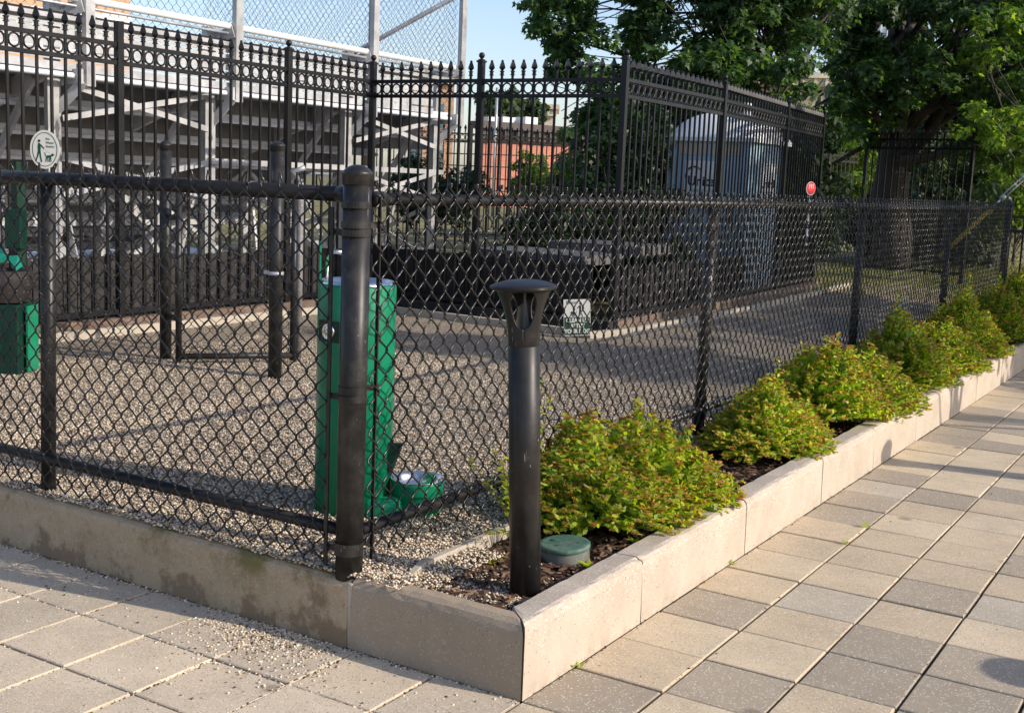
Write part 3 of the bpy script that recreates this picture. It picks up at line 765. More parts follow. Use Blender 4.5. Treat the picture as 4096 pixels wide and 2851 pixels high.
# ------------------------------------------------------------ spear fences
# shared picket / ring meshes
def picket_mb(z0, z1, zt):
    m = MB(); w_ = .0095; m.bx(-w_, w_, -w_, w_, z0, z1)
    m.bx(-.0165,.0165,-.0165,.0165,z1,z1+.008); m.bx(-.012,.012,-.012,.012,z1+.008,z1+.034); m.bx(-.0165,.0165,-.0165,.0165,z1+.034,z1+.044)
    zs = z1+.044; top = zt
    prof = [(.010,zs),(.036,zs+.028),(.029,zs+.052),(.015,zs+.084),(.007,top-.020)]
    vs = []; 
    for r, z in prof: vs += [(r,0,z),(0,r,z),(-r,0,z),(0,-r,z)]
    fs = [(i*4+k, i*4+(k+1)%4, (i+1)*4+(k+1)%4, (i+1)*4+k) for i in range(len(prof)-1) for k in range(4)]
    m.add(vs, fs)
    m.ball((0,0,top-.012), .013, 6)
    return m
def ring_mb(r, tr, n=18, k=6):
    m = MB(); o = 0
    for i in range(n):
        t = 2*math.pi*i/n
        for j in range(k):
            p = 2*math.pi*j/k; q = r+tr*math.cos(p)
            m.v.append((q*math.cos(t), tr*1.4*math.sin(p), q*math.sin(t)))
    for i in range(n):
        for j in range(k):
            m.face((i*k+j, i*k+(j+1)%k, ((i+1)%n)*k+(j+1)%k, ((i+1)%n)*k+j), True)
    return m
ZB, ZR1, ZR2, ZT = .37, 2.40, 2.545, 2.735
PK = picket_mb(ZB-.02, 2.592, ZT+.004).build('picket', black); RG = ring_mb(.048, .0078).build('ring', black)
COL.objects.unlink(PK); COL.objects.unlink(RG)
def spear_bay(root, a, b, step=.124, posts=(True, True), mat=black, base=None, ball=True, mids=()):
    """one straight run; a, b ground points"""
    rl = Vector(root.location)
    a = Vector((a[0], a[1], 0)); b = Vector((b[0], b[1], 0)); d = b-a; Ln = d.length; d.normalize(); rz = math.atan2(d.y, d.x)
    def W(p): return Vector(p)-rl
    for nm, z, h in (('ring_rail', ZR1, .034), ('top_rail', ZR2, .034), ('bottom_rail', ZB+.03, .04)):
        m = MB(); m.beam(W(a+Vector((0,0,z))), W(b+Vector((0,0,z))), .034, h); m.build(nm, mat, root)
    n = int(round(Ln/step)); st = Ln/n
    for i in range(n):
        mid = a+d*(st*(i+.5))
        inst(RG, root, W(mid+Vector((0,0,(ZR1+ZR2)/2))), rz)
        if i > 0:
            p = a+d*(st*i)
            if min((abs(st*i-q) for q in mids), default=1) < .075: continue
            inst(PK, root, W(p), rz)
    pl = [p for p, f in ((a, posts[0]), (b, posts[1])) if f]+[a+d*q for q in mids]
    for p in pl:
        m = MB(); q = W(p); m.box((q.x, q.y, q.z+1.45), (.058,.058,2.54), rz=rz); po = m.build('post', mat, root, bevel=.003)
        if ball:
            m = MB(); m.box((q.x,q.y,q.z+2.728), (.074,.074,.018), rz=rz); m.box((q.x,q.y,q.z+2.742), (.05,.05,.012), rz=rz); m.lathe((q.x,q.y,q.z+2.745), [(.018,0),(.014,.016),(.018,.02)], 10); m.ball((q.x,q.y,q.z+2.785), .030, 8); m.build('ball_cap', mat, po)
        else:
            m = MB(); m.box((q.x,q.y,q.z+2.722), (.060,.060,.006), rz=rz); m.build('flat_cap', mat, po)
s1 = thing('spear_fence', 'tall black spear topped fence with ring frieze in front of the bleachers', 'fence', (-6.12,6.85,.24))
spear_bay(s1, (-6.12,1.45), (-6.12,3.62), posts=(True,False), ball=False)
spear_bay(s1, (-6.12,3.62), (-6.12,5.60), posts=(True,False), ball=False)
spear_bay(s1, (-6.12,5.60), (-6.12,6.85), posts=(True,False))
s2 = thing('spear_fence', 'tall black spear topped fence facing the camera in the middle, with ball capped posts', 'fence', (-4.7,6.85,.24))
spear_bay(s2, (-6.12,6.87), (-4.79,6.87), posts=(True,True))
spear_bay(s2, (-4.79,6.87), (-3.23,6.87), posts=(False,True))
s3 = thing('spear_fence', 'tall black spear topped fence receding in front of the portable toilet', 'fence', (-3.24,9.2,.24))
spear_bay(s3, (-3.23,6.90), (-3.25,9.28), posts=(False,True))
spear_bay(s3, (-3.25,9.28), (-3.47,11.95), posts=(False,True))
spear_bay(s3, (-3.47,11.95), (-3.62,13.9), posts=(False,True))
g1 = unp(1936,430,20.6); g2 = unp(2172,440,19.3)
s4 = thing('spear_fence', 'short black spear fence panel with fine wire mesh in front of the big tree trunk', 'fence', (g1.x,g1.y,.24))
spear_bay(s4, (g1.x,g1.y), (g2.x,g2.y), posts=(True,True), ball=False)
m = chain((g1.x+.05,g1.y-.05), (g2.x,g2.y-.05), .35, 2.36, pitch=.06, rowh=.066, r=.0022, n=4, top='none'); m.build('wire_mesh', black, s4)
# far fences
def far_fence(a, b, label, step=.125, zoff=0):
    t = thing('spear_fence', label, 'fence', (a[0],a[1],.24+zoff))
    A_ = Vector((0,0,0)); B_ = Vector((b[0]-a[0], b[1]-a[1], 0)); d = B_.normalized(); rz = math.atan2(d.y, d.x); n = min(99, int(B_.length/step))
    for nm, z in (('ring_rail', ZR1-.24), ('top_rail', ZR2-.24), ('bottom_rail', ZB-.2)):
        m = MB(); m.beam(A_+Vector((0,0,z)), d*n*step+Vector((0,0,z)), .034, .034); m.build(nm, black, t)
    for i in range(n):
        p = d*(i*step)
        if i % 19 == 0:
            m = MB(); m.box((p.x,p.y,1.24), (.075,.075,2.5), rz=rz); m.ball((p.x,p.y,2.53), .03, 6); m.build('post', black, t)
        else: inst(PK, t, (p.x,p.y,-.24), rz)
        q = p+d*step*.5; inst(RG, t, (q.x,q.y,(ZR1+ZR2)/2-.24), rz)
    return t
p0, p1, p2 = unp(820,310,24.6), unp(1280,320,26.8), unp(1930,360,30)
far_fence((p0.x,p0.y), (p1.x,p1.y), 'distant black spear fence in front of the red brick building')
far_fence((p1.x,p1.y), (p2.x,p2.y), 'distant black spear fence under the trees right of the red brick building')
# boards behind spear fences
def boards(name, a, b, z0, z1, label, w_=.14, mat=boardm):
    m = MB(); a = Vector((a[0],a[1],0)); b = Vector((b[0],b[1],0)); d = b-a; Ln = d.length; d.normalize(); n = int(Ln/w_); rz = math.atan2(d.y,d.x)
    nr = Vector((-d.y,d.x,0))
    for i in range(n):
        h = z1-z0+rnd.uniform(-.02,.02)
        p = a+d*(w_*(i+.5))+nr*rnd.uniform(-.006,.006); m.box((p.x,p.y,z0+h/2), (w_-.012,.025,h), rz=rz)
    return tag(m.build(name, mat), label, 'board wall')
boards('board_wall', (-6.26,1.2), (-6.26,6.95), .28, .84, 'low dark weathered board wall behind the left spear fence')
boards('board_wall', (-6.2,7.02), (-3.4,7.02), .27, .86, 'low dark brown board wall behind the middle spear fence')
boards('board_wall', (-3.36,7.1), (-3.72,14.0), .27, .80, 'low dark board wall behind the receding spear fence')
tag(strip('fence_sill', [(-6.1,6.80),(-3.2,6.80)], .07, .24, .352, boardm, 'x', 'y'), 'dark timber sill under the middle spear fence', 'sill')
m = MB(); m.bx(-6.15,-6.05,1.3,6.8,.24,.352); tag(m.build('fence_sill', rust, bevel=.004), 'rusty brown sill under the left spear fence', 'sill')
m = MB(); m.beam((-3.20,6.84,.296), (-3.59,14.0,.296), .09, .11); tag(m.build('fence_sill', rust), 'reddish sill under the receding spear fence', 'sill')
# slabs behind middle fence
m = MB(); m.bx(-5.1,-3.75,7.25,8.1,.80,.90); m.bx(-4.7,-3.6,8.2,9.0,.88,.98)
tag(m.build('stone_slab', slab, bevel=.01), 'stacked grey slabs in the shade behind the middle spear fence', 'slab')

# ------------------------------------------------------------ bleachers
bl = thing('bleachers', 'aluminium bleachers seen from behind with braced frames and a tall chain link guard', 'bleachers', (0,0,0))
XB = -7.55; YS = [.2, 2.2, 4.08, 5.97, 8.18, 9.98]; YA, YZ = -.6, 10.1
ups = [.4, 2.4, 4.28, 6.13, 8.36, 10.18]
for y in YS:
    m = MB(); m.bx(XB-.045,XB+.045,y-.055,y+.055,.2,3.02); m.build('column', alu, bl)
    m = MB(); m.bx(XB+.046,XB+.052,y-.09,y+.03,.2,2.4); m.build('column_flange', alu, bl)
for y in ups:
    m = MB(); m.bx(-7.33,-7.27,y-.05,y+.05,2.28,5.0); m.build('guard_post', alu, bl)
for y, u in zip(YS, ups):
    for q_ in (0,1,2):
        m = MB()
        if q_ == 0: m.box((XB+.13,(y+u)/2,2.36), (.30,.03,.13))
        if q_ == 1: m.beam((XB,y+.03,2.05),(-7.30,u-.06,2.32),.035,.09)
        if q_ == 2: m.beam((XB,y+.05,2.90),(-7.30,u-.06,2.98),.02,.12)
        m.build('bracket', underalu, bl)
    m = MB(); m.beam((XB,y-.06,2.42),(-12.6,y-.06,.62),.05,.16); m.build('raker', underalu, bl)
    m = MB(); m.beam((XB-.1,y-.12,2.34),(-8.5,y-.12,1.25),.04,.07); m.beam((-8.5,y-.12,1.25),(-9.4,y-.12,.4),.04,.07); m.build('diagonal_strut', underalu, bl)
    for x, zt in ((-9.2,1.78),(-10.9,1.18)):
        m = MB(); m.bx(x-.04,x+.04,y-.05,y+.05,.2,zt); m.build('column', alu, bl)
    m = MB(); m.beam((XB,y,1.30),(-9.2,y,1.30),.04,.06); m.beam((XB,y,.42),(-11,y,.42),.05,.08); m.beam((XB,y,.5),(-9.2,y,1.25),.04,.05); m.beam((XB,y,1.25),(-9.2,y,.5),.04,.05); m.build('cross_frame', alu, bl)
# X braces between columns (back plane)
for i in range(len(YS)-1):
    a, b = YS[i]+.05, YS[i+1]-.05
    if i in (1, 3): continue
    for dx, za, zb in ((.06,2.31,1.99),(.075,1.99,2.33),(.06,1.64,1.30),(.075,1.30,1.66)):
        m = MB(); m.beam((XB+dx,a,za),(XB+dx,b,zb),.008,.055,up=(0,0,1)); m.build('cross_brace', alupanel, bl)
for x, z in ((XB+.05,1.67),(XB+.05,.62),(-9.15,.95),(-10.9,1.1)):
    m = MB(); m.bx(x,x+.03,YA if z != 1.67 else 5.9,YZ,z-.03,z+.03); m.build('horizontal_beam', alupanel, bl)
for i in range(len(YS)-1):
    for x, a0, a1 in ((-9.2,.35,1.6),(-9.2,1.6,.35),(-10.9,.3,1.05),(-10.9,1.05,.3)):
        m = MB(); m.beam((x+.05,YS[i],a0),(x+.05,YS[i+1],a1),.01,.05); m.build('cross_brace', alupanel, bl)
    for k in range(5):
        y = rnd.uniform(YS[i]+.2, YS[i+1]-.2); m = MB(); m.beam((-7.9-.35*k,y,.3),(-8.1-.35*k,y+rnd.uniform(-.7,.7),1.35),.03,.055); m.build('brace_leg', alupanel, bl)
# decks
for k in range(9):
    x1 = XB+.16-.62*k; zf = 2.44-.245*k
    m = MB(); m.bx(x1-.60,x1-.33,YA,YZ,zf-.04,zf); m.bx(x1-.31,x1-.03,YA,YZ,zf-.04,zf)
    for q in (x1-.46,x1-.17): m.bx(q-.03,q+.03,YA,YZ,zf-.075,zf-.041)
    m.build('foot_board', underalu, bl)
    m = MB(); m.bx(x1-.20,x1+.05,YA,YZ,zf+.40,zf+.44); m.build('seat_plank', alu, bl)
    if k > 0:
        m = MB(); m.bx(x1-.02,x1-.005,YA,YZ,zf,zf+.20); m.build('riser', riserm, bl)
    else:
        for z0, z1, dx in ((2.405,2.475,.012),(2.495,2.585,0),(2.60,2.655,.0),(2.67,2.76,0),(2.775,2.815,0),(2.83,2.885,.006)):
            m = MB(); m.bx(x1-.02,x1-.005+dx,YA,YZ-.4,z0,z1); m.build('back_panel', alupanel, bl)
        m = MB(); m.bx(x1-.03,x1+.015,YA,YZ-.4,2.887,2.905); m.build('panel_trim', black, bl)
    m = MB(); m.tube([(x1+.03,YA,zf-.075),(x1+.03,YZ,zf-.075)], .026, 8); m.build('conduit', skylit, bl)
    m = MB(); m.bx(x1-.032,x1-.026,YA,YZ,zf-.06,zf+.002); m.build('nosing', skylit, bl)
# guard rail and mesh
pipe('guard_rail', (-7.36,YA,3.06), (-7.36,10.15,3.02), .034, white, bl)
m = MB(); m.tube([(-7.36,YA,2.99),(-7.36,10.15,2.95)], .014, 8); m.build('tension_wire', galv, bl)
chain((-7.40,YA), (-7.40,10.15), 2.90, 4.6, pitch=.10, rowh=.11, r=.0024, n=4, out=(1,0), top='none').build('guard_mesh', galvwire, bl)
pipe('end_rail', (-7.4,10.12,3.92), (-11.5,10.12,2.25), .032, galv, bl)
chain((-12.0,10.16), (-7.4,10.16), 1.9, 4.6, pitch=.10, rowh=.11, r=.0024, n=4, top='none').build('end_mesh', galvwire, bl)
for x in (-8.75,-10.5):
    m = MB(); m.bx(x-.045,x+.045,10.10,10.18,.4,5.0 if x > -10 else 3.1); m.build('end_post', tan if x > -10 else galv, bl)
m = MB(); m.lathe((-10.5,10.14,3.1), [(.05,0),(.05,.03),(.03,.06),(1e-4,.07)], 12); m.build('post_cap', galv, bl)
m = MB(); m.bx(-12.5,XB,10.08,10.16,1.96,2.12); m.beam((XB,10.1,2.0),(-10.2,10.1,2.55),.03,.12); m.build('end_frame', alu, bl)
# bleacher end structure visible under
m = MB(); m.bx(-7.6,-7.5,8.2,9.98,1.26,1.37); m.bx(-7.6,-7.5,8.2,9.98,.60,.68); m.build('tie_beam', alu, bl)

# ------------------------------------------------------------ small signs
# lawn sign
FX = Vector((.58,-.81,0)).normalized()
fm2 = Matrix(((-FX.y, 0, FX.x), (FX.x, 0, FX.y), (0, 1, 0))); fe2 = fm2.to_euler()
ls = thing('lawn_sign', 'small white and green clean up after your dog sign at the back of the gravel', 'sign', (-3.28,6.30,.235))
def rect(x0,x1,y0,y1): return [(x0,y0),(x1,y0),(x1,y1),(x0,y1)]
def plate2(poly, t0, t1, o, F, mat, name, parent):
    m = MB(); n = len(poly)
    vs = [Vector(o)+F @ Vector((x, y, t0)) for x, y in poly]+[Vector(o)+F @ Vector((x, y, t1)) for x, y in poly]
    m.add(vs, [tuple(range(n))[::-1], tuple(range(n, 2*n))]+[(i, (i+1) % n, n+(i+1) % n, n+i) for i in range(n)]); return m.build(name, mat, parent)
O2 = Vector((0,0,.0))
ls_panel = plate2(rect(-.12,.12,.02,.345), 0, .004, O2, fm2, signwhite, 'sign_panel', ls)
plate2(rect(-.114,.114,.028,.185), .0045, .006, O2, fm2, signgreen, 'green_field', ls_panel)
for i, s_ in enumerate(('CLEAN UP','AFTER','YOUR DOG')):
    text('sign_lettering', s_, .050, signwhite, fm2 @ Vector((0,.157-.049*i,.0068)), fe2, ls_panel, .0006, sx=.86, off=.0022)
text('sign_lettering', 'Please', .042, inkgreen, fm2 @ Vector((-.045,.318,.0048)), fe2, ls_panel, .0004)
pict('dog_symbol', [[(x*-1, y) for x, y in p] for p in walker], fm2 @ Vector((.0,.245,0)), .082, inkdk, ls_panel, .0052, fm2)
m = MB()
for x in (-.08,.08):
    m.tube([fm2 @ Vector((x,-.1,-.004)), fm2 @ Vector((x,.30,-.004))], .0025, 6)
m.build('wire_stake', galv, ls)
ls.rotation_euler = (0, R(-4), 0)
# 191 marker
mk = thing('number_marker', 'small round red marker numbered 191 standing above the fence rail', 'marker', (-.85,5.05,.24))
FM = Vector((1,-.42,0)).normalized(); f3 = Matrix(((-FM.y, 0, FM.x), (FM.x, 0, FM.y), (0, 1, 0)))
o3 = Vector((0,0,1.390))
dsc = plate2(circ(0,0,.046,36), 0, .004, o3, f3, signwhite, 'disc', mk)
plate2(circ(0,0,.0435,36), .0042, .005, o3, f3, signred, 'red_face', dsc)
text('marker_number', '191', .046, signwhite, o3+f3 @ Vector((0,.012,.0056)), f3.to_euler(), dsc, .0004, sx=.85)
plate2([(-.03,-.018),(.03,-.018),(.022,-.034),(0,-.043),(-.022,-.034)], .0052, .0058, o3, f3, paint('dark_red', (.25,.01,.02), .5, wear=0), 'lower_band', dsc)
m = MB(); m.bx(-.005,.005,-.003,.003,1.0,1.34); m.build('stake', white, mk)

# ------------------------------------------------------------ portable toilet
pcen = unp(1625,440,15.4)
pt = thing('portable_toilet', 'pale blue portable toilet with a white domed roof behind the receding spear fence', 'portable toilet', (pcen.x,pcen.y,.26))
FP = Vector((1.79-pcen.x, -3.05-pcen.y, 0)).normalized(); rot = math.atan2(FP.y, FP.x)+R(90)-R(24)
pt.rotation_euler = (0,0,rot)
hw, hd, H1 = .56, .56, 1.95
m = MB(); m.bx(-hw,hw,-hd,hd,.05,H1); 
m.build('body', pottyblue, pt, bevel=.05)
m = MB()
for x in (-.50,.50): m.bx(x-.05,x+.05,-hd-.03,-hd+.02,.05,H1-.02)
m.bx(hw-.01,hw+.012,-.40,.40,.15,H1-.28)
m.build('ribs', pottyblue, pt, bevel=.012)
m = MB(); m.bx(-.42,.42,-hd-.018,-hd,.12,H1-.22); dr = m.build('door', pottyblue, pt, bevel=.01)
m = MB(); m.bx(.33,.38,-hd-.05,-hd-.018,.95,1.12); m.build('handle', greyplastic, dr)
m = MB()
for a, b in ((-.40,-.02),(.04,.42)): m.bx(a,b,-hd-.012,-hd+.01,H1-.20,H1-.04)
m.build('vent_strip', pottybeige, pt)
m = MB(); nseg = 18; W2 = hw+.05
vs = []; K = 7
for i in range(nseg+1):
    u = -1+2*i/nseg; z = H1+.34*(max(0, 1-u*u)**.62)
    for j in range(K):
        v = -1+2*j/(K-1); zz = H1+(z-H1)*(max(0, 1-(abs(v)**6)))
        vs.append((u*W2, v*(hd+.06), zz+.02))
m.add(vs, [(i*K+j, (i+1)*K+j, (i+1)*K+j+1, i*K+j+1) for i in range(nseg) for j in range(K-1)], True)
m.bx(-W2,W2,-hd-.06,hd+.06,H1-.03,H1+.02)
m.build('roof', pottywhite, pt)
m = MB(); m.tube([(.1,.3,H1+.2),(.1,.3,H1+.5)], .05, 12); m.build('vent_pipe', pottywhite, pt)
m = MB(); m.bx(-.30,.22,-hd-.024,-hd-.019,1.14,1.68); sp_ = m.build('sign_panel', pottywhite, pt)
text('sign_lettering', 'United', .165, inkdk, (-.03,-hd-.026,1.425), (R(90),0,0), sp_, .001, off=.004)
text('sign_lettering', 'SITE SERVICES', .052, inkgrey, (-.03,-hd-.026,1.310), (R(90),0,0), sp_, .001)
text('sign_lettering', '1.800.824.6453', .052, inkgrey, (-.03,-hd-.026,1.230), (R(90),0,0), sp_, .001)
m = MB(); m.tube([(-.17+.12*math.cos(t), -hd-.027, 1.475+.13*math.sin(t)) for t in [R(185-i*9) for i in range(18)]], .009, 6, rr=[.003+.009*math.sin(math.pi*i/17) for i in range(18)]); m.build('logo_arc', inkdk, sp_)
m = MB(); m.bx(hw+.013,hw+.017,-.25,.20,1.14,1.68); sq = m.build('sign_panel', pottywhite, pt)
text('sign_lettering', 'United', .15, inkdk, (hw+.019,-.02,1.425), (R(90),0,R(90)), sq, .001, off=.004)
text('sign_lettering', 'SITE SERVICES', .05, inkgrey, (hw+.019,-.02,1.31), (R(90),0,R(90)), sq, .001)

# ------------------------------------------------------------ guy wire with turnbuckle
ga_ = unp(2310,385,15); gb_ = unp(2140,545,15)
gw = thing('guy_anchor', 'guy wire with silver turnbuckle and yellow sleeve behind the far end of the fence', 'guy wire', tuple(gb_))
dv = ga_-gb_
def gp_(t): return dv*t
m = MB(); m.tube([gp_(-.2), gp_(.50)], .028, 10); m.build('yellow_sleeve', yellow, gw)
m = MB(); m.tube([gp_(.50), gp_(.64)], .012, 8); m.tube([gp_(.62), gp_(.66)], .035, 10)
pr = dv.normalized().cross(Vector((0,0,1))).normalized(); pr = pr.cross(dv.normalized())
for s in (-1,1): m.tube([gp_(.65)+pr*.022*s, gp_(.90)+pr*.022*s], .008, 8)
m.lathe(gp_(.93), [(.014,-.015),(.045,-.015),(.045,.015),(.014,.015),(.014,-.015)], 14, axis=CZ.to_track_quat('Z','Y').to_matrix())
m.tube([gp_(.95), gp_(1.6)], .006, 6)
m.build('turnbuckle', galv, gw)
# short fence past the end of the chain link
fe_a, fe_b = Vector((-.72,12.2,0)), Vector((.9,12.9,0))
m_ = thing('picket_fence', 'low black bar fence with wire mesh beyond the far end of the chain link fence', 'fence', (-.7,12.25,.2))
for z in (.35,1.25,1.42):
    m = MB(); m.beam(fe_a-Vector(m_.location)+Vector((0,0,z)), fe_b-Vector(m_.location)+Vector((0,0,z)), .03,.035); m.build('rail', black, m_)
n_=13
for i in range(n_):
    p = fe_a+(fe_b-fe_a)*(i/(n_-1))-Vector(m_.location); m = MB(); m.box((p.x,p.y,.75), (.02,.02,1.4)); m.build('bar', black, m_)
mm = chain((fe_a.x,fe_a.y-.03), (fe_b.x,fe_b.y-.03), .25, 1.4, r=.0026, n=4, top='none'); mo = mm.build('wire_mesh', blackwire, m_); mo.location = (.7,-12.25,-.2)

# ------------------------------------------------------------ foliage
def rand_dir(r_):
    z = r_.uniform(-1,1); t = r_.uniform(0,6.283); q = math.sqrt(1-z*z); return Vector((q*math.cos(t), q*math.sin(t), z))
STAR = []
for i, (ang_, rad_) in enumerate([(-90,.30),(-55,.42),(-35,.62),(-10,.40),(15,.80),(48,.46),(90,1.0),(132,.46),(165,.80),(190,.40),(215,.62),(235,.42)]):
    STAR.append((rad_*math.cos(R(ang_)), rad_*math.sin(R(ang_))))
OVAL = [(0,-1),(.50,-.35),(.46,.22),(0,1),(-.46,.22),(-.50,-.35)]
def leaf(m, c, size, nrm, up, shape, r_):
    u = up - nrm*up.dot(nrm)
    if u.length < 1e-3: u = Vector((1,0,0)) - nrm*nrm.x
    u.normalize(); s = u.cross(nrm); o = len(m.v)
    bend = r_.uniform(-.35,.35)
    for x, y in shape:
        p = c + s*(x*size) + u*(y*size) + nrm*(bend*size*(x*x+y*y)*.6)
        m.v.append((p.x,p.y,p.z))
    n = len(shape)
    if n == 12:
        m.v.append((c.x,c.y,c.z))
        for i in range(n): m.face((o+n, o+i, o+(i+1)%n))
    else: m.face(range(o, o+n))
def limb(m, a, b, r0, r1, seg=6, wob=.06, r_=rnd, n=8):
    a = Vector(a); b = Vector(b); L_ = (b-a).length; pts = []
    for i in range(seg+1):
        t = i/seg; p = a.lerp(b, t)
        if 0 < i < seg: p += Vector((r_.uniform(-1,1), r_.uniform(-1,1), r_.uniform(-.5,.5)))*wob*L_*.5
        pts.append(p)
    m.tube(pts, r0, n, rr=[r0+(r1-r0)*i/seg for i in range(seg+1)])
    return pts
def tree(name, label, base, trunk_top, r0, clusters, leafmat, per, lsize, shape, seed, group=None, limbs=True, flat=.75, tilt=.5):
    r_ = random.Random(seed); base = Vector(base)
    t = thing(name, label, 'tree' if 'bush' not in name and 'hedge' not in name and 'shrub' not in name else 'bush', tuple(base), 0, group)
    tt = Vector(trunk_top)-base
    m = MB(); tp_ = limb(m, (0,0,-.1), tt, r0, r0*.5, 8, .03, r_, 12); m.build('trunk', bark, t)
    if limbs:
        mb = MB()
        for c, rad in clusters:
            c = Vector(c)-base; s_ = tp_[r_.randint(3,8)]
            pts_ = limb(mb, s_, c, max(.012, r0*.28), .012, 5, .12, r_, 6)
            for q in range(2): limb(mb, pts_[3], c+rand_dir(r_)*rad*.8, max(.008,r0*.1), .006, 3, .1, r_, 5)
        mb.build('branches', bark, t)
    m = MB()
    for c, rad in clusters:
        c = Vector(c)-base
        sub = [(c+rand_dir(r_)*rad*r_.uniform(.3,.95)*Vector((1,1,flat)).length/1.6, rad*r_.uniform(.28,.45)) for _ in range(7)]
        for sc, sr in sub:
            for k in range(per):
                d = rand_dir(r_); p = sc + Vector((d.x, d.y, d.z*flat))*sr*(r_.random()**.4)
                nrm = (d*.6+Vector((0,0,tilt))+rand_dir(r_)*.6).normalized()
                leaf(m, p, lsize*r_.uniform(.6,1.15), nrm, Vector((d.x,d.y,-.8)), shape, r_)
    m.build('crown', leafmat, t)
    return t
def blob(ctr, rx, ry, rz, n, rad, r_):
    out = []
    for i in range(n):
        d = rand_dir(r_)*(r_.random()**.45); out.append(((ctr[0]+d.x*rx, ctr[1]+d.y*ry, ctr[2]+d.z*rz), rad*r_.uniform(.75,1.25)))
    return out
def pxblob(spec, n, rad, r_):
    """clusters filling boxes given in the survey frame: (x0,x1,y0,y1,d0,d1)"""
    out = []
    tot = sum((s[1]-s[0])*(s[3]-s[2]) for s in spec)
    for s in spec:
        k = max(1, int(n*(s[1]-s[0])*(s[3]-s[2])/tot))
        for i in range(k):
            p = unp(r_.uniform(s[0],s[1]), r_.uniform(s[2],s[3]), r_.uniform(s[4],s[5])); out.append((tuple(p), rad*r_.uniform(.7,1.2)))
    return out
ra = random.Random(31)
bA = unp(1742,450,18.0); tA = unp(1725,-60,18.0)
cl = pxblob([(1240,1400,20,190,16.5,18),(1400,1700,-120,330,16.0,19.5),(1560,1840,-160,250,16.5,20),(1780,1970,-140,90,17,20),(1250,1480,200,420,16.0,17.5),(1420,1700,-260,0,16,20)], 86, .60, ra)
tree('plane_tree', 'large leaved tree with a thin trunk, its crown reaching left over the middle fence', (bA.x,bA.y,.24), tuple(tA), .085, cl, leafA, 100, .078, STAR, 5)
bB = unp(2008,450,22.5); tB = unp(2020,-40,22.5)
cl = pxblob([(1880,2080,-120,250,19.5,23),(2080,2400,-150,300,19,24),(1830,1960,60,290,20,22),(2180,2420,150,330,19,22)], 66, .62, ra)
tB_ = tree('plane_tree', 'big old tree with a thick dark trunk behind the meshed fence panel at right', (bB.x,bB.y,.24), tuple(tB), .40, cl, leafA, 84, .080, STAR, 6)
m = MB(); bb = Vector((bB.x,bB.y,.24))
limb(m, Vector(unp(2030,380,22.5))-bb, Vector(unp(2140,190,22.3))-bb, .13, .07, 6, .04, rnd, 10); limb(m, Vector(unp(2140,190,22.3))-bb, Vector(unp(2290,20,22))-bb, .07, .03, 6, .05, rnd, 8)
limb(m, Vector(unp(1935,330,22.5))-bb, Vector(unp(1800,400,22))-bb, .05, .02, 5, .05, rnd, 8)
m.build('side_limb', bark, tB_)
# sunlit lower boughs at right
cl = pxblob([(2190,2330,270,360,17,19),(2200,2340,20,120,17.5,19)], 12, .42, ra)
bC = unp(2380,440,19)
tree('young_tree', 'bright sunlit young tree at the right edge beyond the fence end', (bC.x,bC.y,.24), tuple(unp(2360,250,19)), .07, cl, leafB, 30, .085, STAR, 8)
# dark bushes in the shade behind the fences
def bush(label, spec, n, rad, mat, per, ls, seed, zmin=.3, shape=OVAL, name='shade_bush'):
    r_ = random.Random(seed); c = pxblob([spec], n, rad, r_)
    c = [((p[0],p[1],max(p[2],zmin+q*.6)),q) for p, q in c]
    mx = sum(p[0] for p,_ in c)/len(c); my = sum(p[1] for p,_ in c)/len(c)
    return tree(name, label, (mx,my,.24), (mx,my,1.0), .04, c, mat, per, ls, shape, seed)
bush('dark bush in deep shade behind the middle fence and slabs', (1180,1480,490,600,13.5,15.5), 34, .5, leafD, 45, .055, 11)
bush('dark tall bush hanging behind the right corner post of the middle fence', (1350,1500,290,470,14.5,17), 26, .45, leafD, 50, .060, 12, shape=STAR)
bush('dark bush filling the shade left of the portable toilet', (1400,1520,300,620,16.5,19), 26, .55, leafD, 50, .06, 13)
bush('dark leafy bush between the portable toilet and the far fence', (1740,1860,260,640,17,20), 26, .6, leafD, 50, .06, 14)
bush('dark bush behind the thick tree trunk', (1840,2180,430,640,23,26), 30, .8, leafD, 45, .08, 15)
bush('grey green sunlit bush seen through the meshed panel', (2060,2230,330,520,25,28), 26, .7, leafF, 60, .06, 16)
bush('yellow green bush at the far right behind the guy wire', (2180,2380,370,470,24,28), 24, .7, leafB, 50, .06, 17)
bush('low green weeds behind the bleachers end', (900,1100,370,470,21,24), 22, .5, leafD, 45, .055, 18)
bush('sunlit shrub in front of the red brick building', (1160,1270,370,460,28,31), 18, .5, leafB, 60, .06, 19)
bush('second sunlit shrub left of the orange wall under the trees', (1260,1420,370,470,27,30), 22, .6, leafF, 60, .06, 20)
bush('pale sunlit foliage between the receding fence and the meshed panel', (1850,1960,290,420,33,37), 26, .9, leafB, 60, .09, 21)
